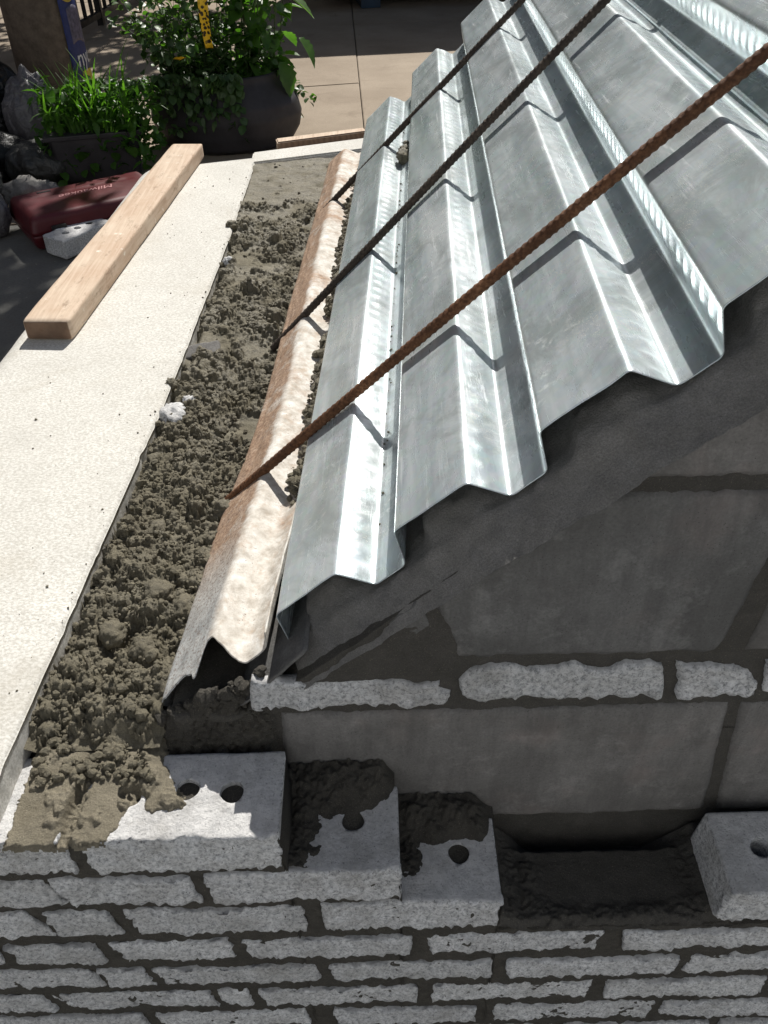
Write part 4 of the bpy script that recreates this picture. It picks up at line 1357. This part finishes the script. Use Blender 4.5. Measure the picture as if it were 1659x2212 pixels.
# ------------------------------------------------------------------ planters
MPOT = m_plain('black_rubber_pot', (0.030, 0.027, 0.030), 0.62, var=.3, scale=14, bump=.3, bscale=40)
MSOIL = m_plain('soil', (0.03, 0.022, 0.016), 0.95)
pl = empty('planter', (-.60, 3.25, GZ))
tag(pl, 'wide black bulging rubber tub packed with leafy plants beyond the slab', 'planter')
prof_t = [(0.0, .001), (.215, .0), (.245, .02), (.272, .08), (.285, .15), (.278, .21), (.245, .27), (.222, .31), (.218, .34), (.208, .34), (.206, .30), (.19, .27), (0, .27)]
pr = densify([(a, b) for a, b in prof_t], .015)
m = 72; V = []
for (r, z) in pr:
    for j in range(m):
        a = 2 * math.pi * j / m
        k = 1 + .03 * mnoise.noise(Vector((math.cos(a) * 2, math.sin(a) * 2, z * 6))) + .012 * math.sin(9 * a) * sstep(.2, .33, np.array(z))
        V.append((r * 1.07 * k * math.cos(a), r * .82 * k * math.sin(a), z * .80))
F = [(i * m + j, i * m + (j + 1) % m, (i + 1) * m + (j + 1) % m, (i + 1) * m + j) for i in range(len(pr) - 1) for j in range(m)]
make('tub', V, F, MPOT, pl, True)
V = [(.215 * math.cos(2 * math.pi * j / 40), .165 * math.sin(2 * math.pi * j / 40), .232) for j in range(40)]
make('soil', V, [tuple(range(40))], MSOIL, pl)
pb = empty('planter', (-1.03, 2.86, GZ))
tag(pb, 'small dark rectangular planter full of grassy weeds behind the red case', 'planter')
v, f = box_lattice(lin(-.16, .16, .02), lin(-.09, .09, .02), lin(0, .17, .017))
v2, _ = rounded(v, (-.16, -.09, 0), (.16, .09, .17), np.full(len(v), .012))
k = v2[:, 2] / .17; v2[:, 0] *= .88 + .12 * k; v2[:, 1] *= .88 + .12 * k
v2[:, 1] += .003 * (np.abs((v2[:, 0] * 26) % 1 - .5) < .2) * np.sign(v2[:, 1])
make('box', v2, f, MPOT, pb, True)
o = small_box('rim', (0, 0, .165), (.345, .20, .018), MPOT, pb, .004)
# a long trough joining both, half hidden
pb.rotation_euler = (0, 0, math.radians(12))

ML1 = m_leaf('dark_leaf', (0.035, 0.07, 0.024), (0.07, 0.125, 0.04), .3)
ML2 = m_leaf('green_leaf', (0.04, 0.10, 0.015), (0.08, 0.17, 0.03), .45)
ML3 = m_leaf('grass_blade', (0.06, 0.14, 0.02), (0.11, 0.22, 0.04), .45)
MSTEM = m_plain('stem', (0.06, 0.09, 0.03), 0.6)

def leaf_geo(kind):
    """leaf in its own frame: x along midrib, z up"""
    if kind == 'round':
        prof = [(0, 0), (.25, .32), (.55, .40), (.85, .22), (1, 0)]
    elif kind == 'serrate':
        prof = [(0, 0), (.10, .26), (.16, .22), (.28, .40), (.34, .34), (.46, .42), (.52, .34), (.64, .34), (.70, .25), (.82, .20), (.87, .12), (1, 0)]
    else:
        prof = [(0, 0), (.2, .17), (.5, .22), (.8, .12), (1, 0)]
    V, F = [], []
    for (x, w) in prof:
        dz = -.22 * x * x
        V += [(x, 0, dz), (x, w, dz + w * .28), (x, -w, dz + w * .28)]
    for i in range(len(prof) - 1):
        a, b = i * 3, (i + 1) * 3
        F += [(a, b, b + 1), (a, b + 1, a + 1), (a, a + 2, b + 2), (a, b + 2, b)]
    return np.array(V, float), np.array([q for q in F])
LG = {k: leaf_geo(k) for k in ('round', 'serrate', 'lance')}
def place_leaf(kind, size, pos, yaw, pitch, roll):
    v, f = LG[kind]
    Rm = np.array(Matrix.Rotation(yaw, 3, 'Z') @ Matrix.Rotation(-pitch, 3, 'Y') @ Matrix.Rotation(roll, 3, 'X'))
    return (v * size) @ Rm.T + np.array(pos), f
def leaf_mass(name, items, mat, parent):
    VS, FS, off = [], [], 0
    for it in items:
        v, f = place_leaf(*it); VS.append(v); FS.append(f + off); off += len(v)
    o = make(name, np.concatenate(VS), np.concatenate(FS), mat, parent, True)
    tag(o, kind='stuff')
    return o
def stems(name, paths, r, mat, parent):
    VS, FS, off = [], [], 0
    for path in paths:
        n = len(path); m = 5
        for i, p in enumerate(path):
            rr = r * (1 - .7 * i / (n - 1))
            for j in range(m):
                a = 2 * math.pi * j / m
                VS.append((p[0] + rr * math.cos(a), p[1] + rr * math.sin(a), p[2]))
        for i in range(n - 1):
            for j in range(m):
                FS.append((off + i * m + j, off + i * m + (j + 1) % m, off + (i + 1) * m + (j + 1) % m, off + (i + 1) * m + j))
        off += n * m
    return make(name, np.array(VS), np.array(FS), mat, parent, True)

# round-leaved shrub over the left two thirds of the tub, tall leafy plant on its right
sh = empty('shrub', (-.66, 3.22, GZ + .225)); tag(sh, 'dense shrub of small dark round leaves growing in the black tub', 'plant')
items, paths = [], []
for k in range(62):
    a = random.uniform(0, 6.28); tilt = random.uniform(.05, 1.0); L = random.uniform(.25, .62)
    if random.random() < .35: tilt = random.uniform(.8, 1.5); L = random.uniform(.18, .34)
    bx, by = random.uniform(-.13, .15), random.uniform(-.11, .11)
    path = []
    for i in range(9):
        t = i / 8
        path.append((bx + math.sin(tilt) * L * t * math.cos(a), by + .6 * math.sin(tilt) * L * t * math.sin(a), math.cos(tilt) * L * t - .10 * t * t * tilt))
    paths.append(path)
    for i in range(1, 9):
        for q in range(5):
            p = np.array(path[i]) + np.array([random.gauss(0, .017), random.gauss(0, .017), random.gauss(0, .014)])
            items.append(('round', random.uniform(.020, .040), p, random.uniform(0, 6.28), random.uniform(-.9, .5), random.uniform(-.7, .7)))
leaf_mass('foliage', items, ML1, sh)
leaf_mass('foliage', [(k, s_ * .9, p + np.array([random.gauss(0, .02), random.gauss(0, .02), .01]), y_, pi_, r_) for (k, s_, p, y_, pi_, r_) in random.sample(items, 420)], ML2, sh)
stems('stem', paths, .0022, MSTEM, sh)
tp = empty('leafy_plant', (-.48, 3.25, GZ + .225)); tag(tp, 'tall plant with big bright toothed leaves at the right side of the black tub', 'plant')
paths = []
big_leaves = []
for k in range(11):
    a = random.uniform(-1.2, 2.2); tilt = random.uniform(.0, .38); L = random.uniform(.45, .85)
    bx, by = random.uniform(-.06, .10), random.uniform(-.08, .08)
    path = [(bx + math.sin(tilt) * L * t * math.cos(a), by + .5 * math.sin(tilt) * L * t * math.sin(a), math.cos(tilt) * L * t) for t in np.linspace(0, 1, 9)]
    paths.append(path)
    for i in range(1, 9):
        for q in range(2):
            big_leaves.append(('serrate', random.uniform(.06, .115) * (1 - .25 * i / 8), np.array(path[i]), random.uniform(0, 6.28), random.uniform(-1.0, .3), random.uniform(-.5, .5)))
stems('stem', paths, .0032, MSTEM, tp)
for it in big_leaves:
    v, f = place_leaf(*it)
    lf = make('leaf', v, f, ML2, tp, True)
for (px, pz, yw, pt_, sz) in ((.16, .30, .1, -.45, .13), (.20, .16, -.1, -.9, .12), (.12, .08, -.5, -1.1, .13)):
    v, f = place_leaf('serrate', sz, (px, -.05, pz), yw, pt_, .1); make('leaf', v, f, ML2, tp, True)
# a leaf on a long stalk reaching out to the left
o_items = place_leaf('lance', .13, (-.42, -.10, .62), 4.2, -.9, .5)
make('leaf', o_items[0], o_items[1], ML1, sh, True)
stems('stem', [[(-.1, 0, .2), (-.25, -.04, .50), (-.42, -.10, .62)]], .0018, MSTEM, sh)
# low ivy-like fringe hanging over the tub's front rim
items = []
for _ in range(520):
    x = random.uniform(-.42, .16); z = .08 - .18 * random.random() ** 2 * (1 + .8 * max(0, -x)); y = -.17 - .05 * random.random() - .10 * (random.random() if x < -.2 else 0)
    items.append(('lance' if random.random() < .4 else 'round', random.uniform(.025, .045), (x, y, z), random.uniform(3.4, 6.0), random.uniform(-1.3, -.1), random.uniform(-.6, .6)))
leaf_mass('foliage', items, ML1, sh)
# grassy weeds in the small planter
gr = empty('grass_tuft', (-1.03, 2.86, GZ + .16)); tag(gr, 'bright green grassy weeds with drooping blades in the small planter', 'plant')
VS, FS, off = [], [], 0
for k in range(230):
    bx, by = random.uniform(-.15, .17), random.uniform(-.08, .08)
    a = random.uniform(0, 6.28); L = random.uniform(.10, .27) * (1.25 if random.random() < .12 else 1); w = random.uniform(.003, .0075)
    lean = random.uniform(.2, 1.2); n = 8
    px, py, pz = bx, by, 0.0
    ca_, sa_ = math.cos(a), math.sin(a)
    for i in range(n):
        t = i / (n - 1); an = .15 + lean * t * 1.9
        ww = w * (1 - t ** 2) + .0004
        VS += [(px - sa_ * ww, py + ca_ * ww, pz), (px + sa_ * ww, py - ca_ * ww, pz)]
        dl_ = L / (n - 1)
        px += math.sin(an) * dl_ * ca_; py += math.sin(an) * dl_ * sa_; pz += math.cos(an) * dl_
    for i in range(n - 1):
        FS.append((off + 2 * i, off + 2 * i + 1, off + 2 * i + 3, off + 2 * i + 2))
    off += 2 * n
o = make('blades', np.array(VS), np.array(FS), ML3, gr, True); tag(o, kind='stuff')
items = []
for _ in range(760):
    x, y = random.uniform(-.19, .24), random.uniform(-.12, .10)
    items.append(('lance' if random.random() < .6 else 'round', random.uniform(.025, .055), (x, y, random.uniform(-.08, .16) - .1 * (y < -.08)), random.uniform(0, 6.28), random.uniform(-1.1, .5), random.uniform(-.6, .6)))
leaf_mass('foliage', items, ML2, gr)
# yellow spotted tape and a blossom
MTAPE = NT('yellow_tape'); vv_ = MTAPE.voro(75); tapec = MTAPE.ramp(vv_.outputs['Distance'], [(0.42, (0.03, 0.02, 0.01)), (0.50, (0.80, 0.50, 0.02))], 'LINEAR')
tape_c2 = MTAPE.mix(MTAPE.g(MTAPE.noise(9, 2), .5, .6), tapec, (0.82, 0.52, 0.02)); MTAPE = MTAPE.fin(tape_c2, .5)
V = []
for i in range(24):
    t = i / 23
    cx = .008 * math.sin(t * 5) + .02 * t; w = .018 * (1 - .5 * abs(t - .5)); 
    for j in range(5):
        q = j / 4 - .5
        V.append((cx + w * 2 * q, .010 * math.cos(q * 3) + .01 * math.sin(t * 8), -.34 * t))
o = make('yellow_ribbon', V, grid_faces(24, 5), MTAPE, None, True); o.location = (-.615, 3.06, GZ + .72)
md = o.modifiers.new('thickness', 'SOLIDIFY'); md.thickness = .001
tag(o, 'yellow ribbon with black spots hanging among the shrub leaves', 'ribbon')
MFL = m_plain('blossom_yellow', (0.85, 0.45, 0.01), 0.5)
fl = empty('blossom', (-.70, 2.98, GZ + .36)); tag(fl, 'single small orange yellow blossom at the left of the shrub', 'flower')
for k in range(5):
    v, f = place_leaf('round', .026, (0, 0, 0), k * 1.256, .5, 0); make('petal', v, f, MFL, fl, True)

# ------------------------------------------------------------------ barrier fence, top left
MIRON = m_plain('black_iron', (0.018, 0.014, 0.013), 0.5, 0.3)
fn = empty('iron_fence', (-1.83, 5.5, GZ)); tag(fn, 'black iron picket fence running away at the top left behind the pole', 'fence')
def rod(name, p0, p1, w, mat, parent, m=4, d=None):
    p0, p1 = Vector(p0), Vector(p1); ax = (p1 - p0).normalized()
    sx = ax.cross(Vector((0, 0, 1))); sx = sx.normalized() if sx.length > .01 else Vector((1, 0, 0)); sy = ax.cross(sx)
    V = []
    for p in (p0, p1):
        for k in range(m):
            a = math.pi / m + 2 * math.pi * k / m
            V.append(tuple(p + sx * (w * math.cos(a)) + sy * ((d or w) * math.sin(a))))
    F = [tuple(range(m))[::-1], tuple(range(m, 2 * m))] + [(k, (k + 1) % m, m + (k + 1) % m, m + k) for k in range(m)]
    return make(name, V, F, mat, parent, False)
dirf = Vector((.10, 1.55, 0)).normalized()
for k in range(26):
    p = dirf * (k * .135 - .75)
    wd = .013 if k % 9 else .028
    rod('picket' if k % 9 else 'post', (p.x, p.y, .01 if k % 9 == 0 else .06), (p.x, p.y, 1.05), wd, MIRON, fn, 8 if k % 9 else 4)
for z in (.075, .98):
    a = dirf * -.8; b = dirf * 2.75
    rod('rail', (a.x, a.y, z), (b.x, b.y, z), .024, MIRON, fn)
# pale road beyond the fence
rd = slab_piece('road', [(-14, 9.2), (-14, 26), (14, 26), (14, 11.4)], GZ - .028, GZ - .012, MWALK, None, 0)
tag(rd, kind='structure')

# ------------------------------------------------------------------ dark blue container beyond the pavement
MBLU = m_plain('dark_blue_paint', (0.012, 0.035, 0.065), 0.5, var=.3, scale=5, bump=.25, bscale=12)
ct = empty('skip_container', (1.35, 7.15, GZ)); ct.rotation_euler = (0, 0, math.radians(7))
tag(ct, 'dark blue steel container standing on the far pavement, casting a long shadow', 'container')
def cbox(name, lo, hi, r=.01, mat=MBLU):
    v, f = box_lattice(lin(lo[0], hi[0], .2), np.linspace(lo[1], hi[1], 6), np.linspace(lo[2], hi[2], 8))
    v2, _ = rounded(v, lo, hi, np.full(len(v), r)); return make(name, v2, f, mat, ct, False)
cbox('body', (-1.75, -.62, .12), (2.6, .9, 1.50), .03)
cbox('rim', (-1.79, -.67, 1.47), (2.65, .95, 1.56), .02)
for k in range(10):
    cbox('rib', (-1.60 + k * .45, -.672, .14), (-1.52 + k * .45, -.615, 1.46), .008)
for sx_ in (-1.5, 2.2):
    cbox('skid', (sx_, -.55, 0), (sx_ + .14, .8, .13), .005)

# ------------------------------------------------------------------ street tree whose crown shades the left side
MBARK = m_plain('bark', (0.07, 0.055, 0.042), 0.9, var=.3, scale=20, bump=.8, bscale=40)
MTL = m_leaf('tree_leaf', (0.03, 0.07, 0.015), (0.06, 0.12, 0.03), .25)
tr = empty('street_tree', (-3.3, 6.2, GZ)); tag(tr, 'street tree outside the left edge whose crown throws dappled shade on the pavement', 'tree')
tk = []
rod_path = [(0, 0, 0), (.05, .02, 1.2), (.2, .05, 2.2), (.5, 0, 3.0)]
V, F = [], []
m = 14
for i, p in enumerate(densify([(q[2], q[0]) for q in rod_path], .2)):
    z, x = p
    r = .16 - .025 * z
    for j in range(m):
        a = 2 * math.pi * j / m
        V.append((x + r * math.cos(a) * (1 + .06 * math.sin(3 * a + z)), r * math.sin(a), z))
nr = len(V) // m
F = [(i * m + j, i * m + (j + 1) % m, (i + 1) * m + (j + 1) % m, (i + 1) * m + j) for i in range(nr - 1) for j in range(m)]
make('trunk', V, F, MBARK, tr, True)
sunv = np.array([.20, .95, 1.0])
leaves_i = []
cl_pts = []
def want(x, y):
    """how much shade the crown throws at a pavement point"""
    if y < 2.05:
        return 1.0 if x < -.86 and y > .6 else 0.0
    if y < 4.15:
        return 1.0 if x < -1.30 else (.06 if x < -.95 else 0.0)
    if y < 6.3 and x < -.85:
        return .70
    return 0.0
tries = 0
while len(cl_pts) < 760 and tries < 30000:
    tries += 1
    x, y = random.uniform(-3.0, -.7), random.uniform(.5, 6.3)
    if random.random() > want(x, y): continue
    if want(x + .09, y) == 0: continue
    h = random.uniform(2.9, 3.9)
    cl_pts.append(np.array([x, y, GZ]) + sunv * h)
for c in cl_pts:
    for q in range(15):
        p = c + np.array([random.gauss(0, .075), random.gauss(0, .12), random.gauss(0, .07)])
        leaves_i.append(('lance', random.uniform(.09, .15), p - np.array(tr.location), random.uniform(0, 6.28), random.uniform(-.9, .2), random.uniform(-.6, .6)))
leaf_mass('crown', leaves_i, MTL, tr)
top_ = np.array([.5, 0, 3.0])
limbs = []
for c in random.sample(cl_pts, 60):
    e = c - np.array(tr.location) - np.array([0, 0, .08])
    mid = (top_ + e) / 2 + np.array([0, 0, .15])
    limbs.append([tuple(top_), tuple((top_ + mid) / 2), tuple(mid), tuple((mid + e) / 2), tuple(e)])
stems('limb', limbs, .030, MBARK, tr)

# ------------------------------------------------------------------ unseen houses added to darken reflections, cut sky fill and bounce sun
MFAC = m_plain('bounce_render', (0.50, 0.52, 0.545), 0.9, var=.2, scale=1.5, bump=.2, bscale=20)  # for the added house that bounces sun onto the shaded bricks
MFAC2 = m_plain('light_blocking_brick', (0.09, 0.055, 0.042), 0.9, var=.3, scale=6, bump=.3, bscale=30)  # kept dark for the added houses that the deck reflects
MGLASS = m_plain('window_glass', (0.02, 0.025, 0.03), 0.08)
MFRAME = m_plain('window_frame', (0.5, 0.5, 0.48), 0.5)
def house(loc, rz, w, d, h, mat, label, base):
    hs = empty('house', loc); hs.rotation_euler = (0, 0, rz); tag(hs, label, 'house')
    def bx(name, lo, hi, m_, par):
        v, f = box_lattice(np.array([lo[0], hi[0]]), np.array([lo[1], hi[1]]), np.array([lo[2], hi[2]]))
        return make(name, v, f, m_, par)
    bx('wall', (-w / 2, 0, 0), (w / 2, d, h), mat, hs)
    bx('cornice', (-w / 2 - .1, -.25, h + .002), (w / 2 + .1, d, h + .4), MFRAME, hs)
    n = int(w / 2.2)
    for fl_ in range(int(h / 3)):
        for k in range(n):
            cx = -w / 2 + (k + .5) * w / n
            z0 = .9 + 3.0 * fl_
            fr = bx('window', (cx - .5, -.05, z0), (cx + .5, -.003, z0 + 1.6), MFRAME, hs)
            for q in (0, 1):
                bx('pane', (cx - .44, -.062, z0 + .06 + q * .77), (cx + .44, -.052, z0 + .77 + q * .77), MGLASS, fr)
    return hs
house((-7.5, 2.5, GZ), math.radians(90), 9.0, 6, 9.0, MFAC2, 'dark red brick row house added unseen on the left to darken deck reflections', 0)
house((-7.5, 11.6, GZ), math.radians(90), 9.0, 6, 10.4, MFAC2, 'taller dark brick row house added unseen farther along the left to darken deck reflections', 0)
house((-2.4, 17.2, GZ), 0, 10.0, 6, 9.0, MFAC2, 'dark red brick row house added unseen across the road to cut sky fill', 0)
house((7.8, 17.2, GZ), 0, 10.0, 6, 9.6, MFAC2, 'higher dark brick row house added unseen at right across the road to cut sky fill', 0)
house((.5, -4.2, LZ), math.radians(180), 13.0, 5, 7.0, MFAC, 'pale rendered house added behind the camera to bounce sunlight onto the bricks', 0)

bpy.context.view_layer.update()
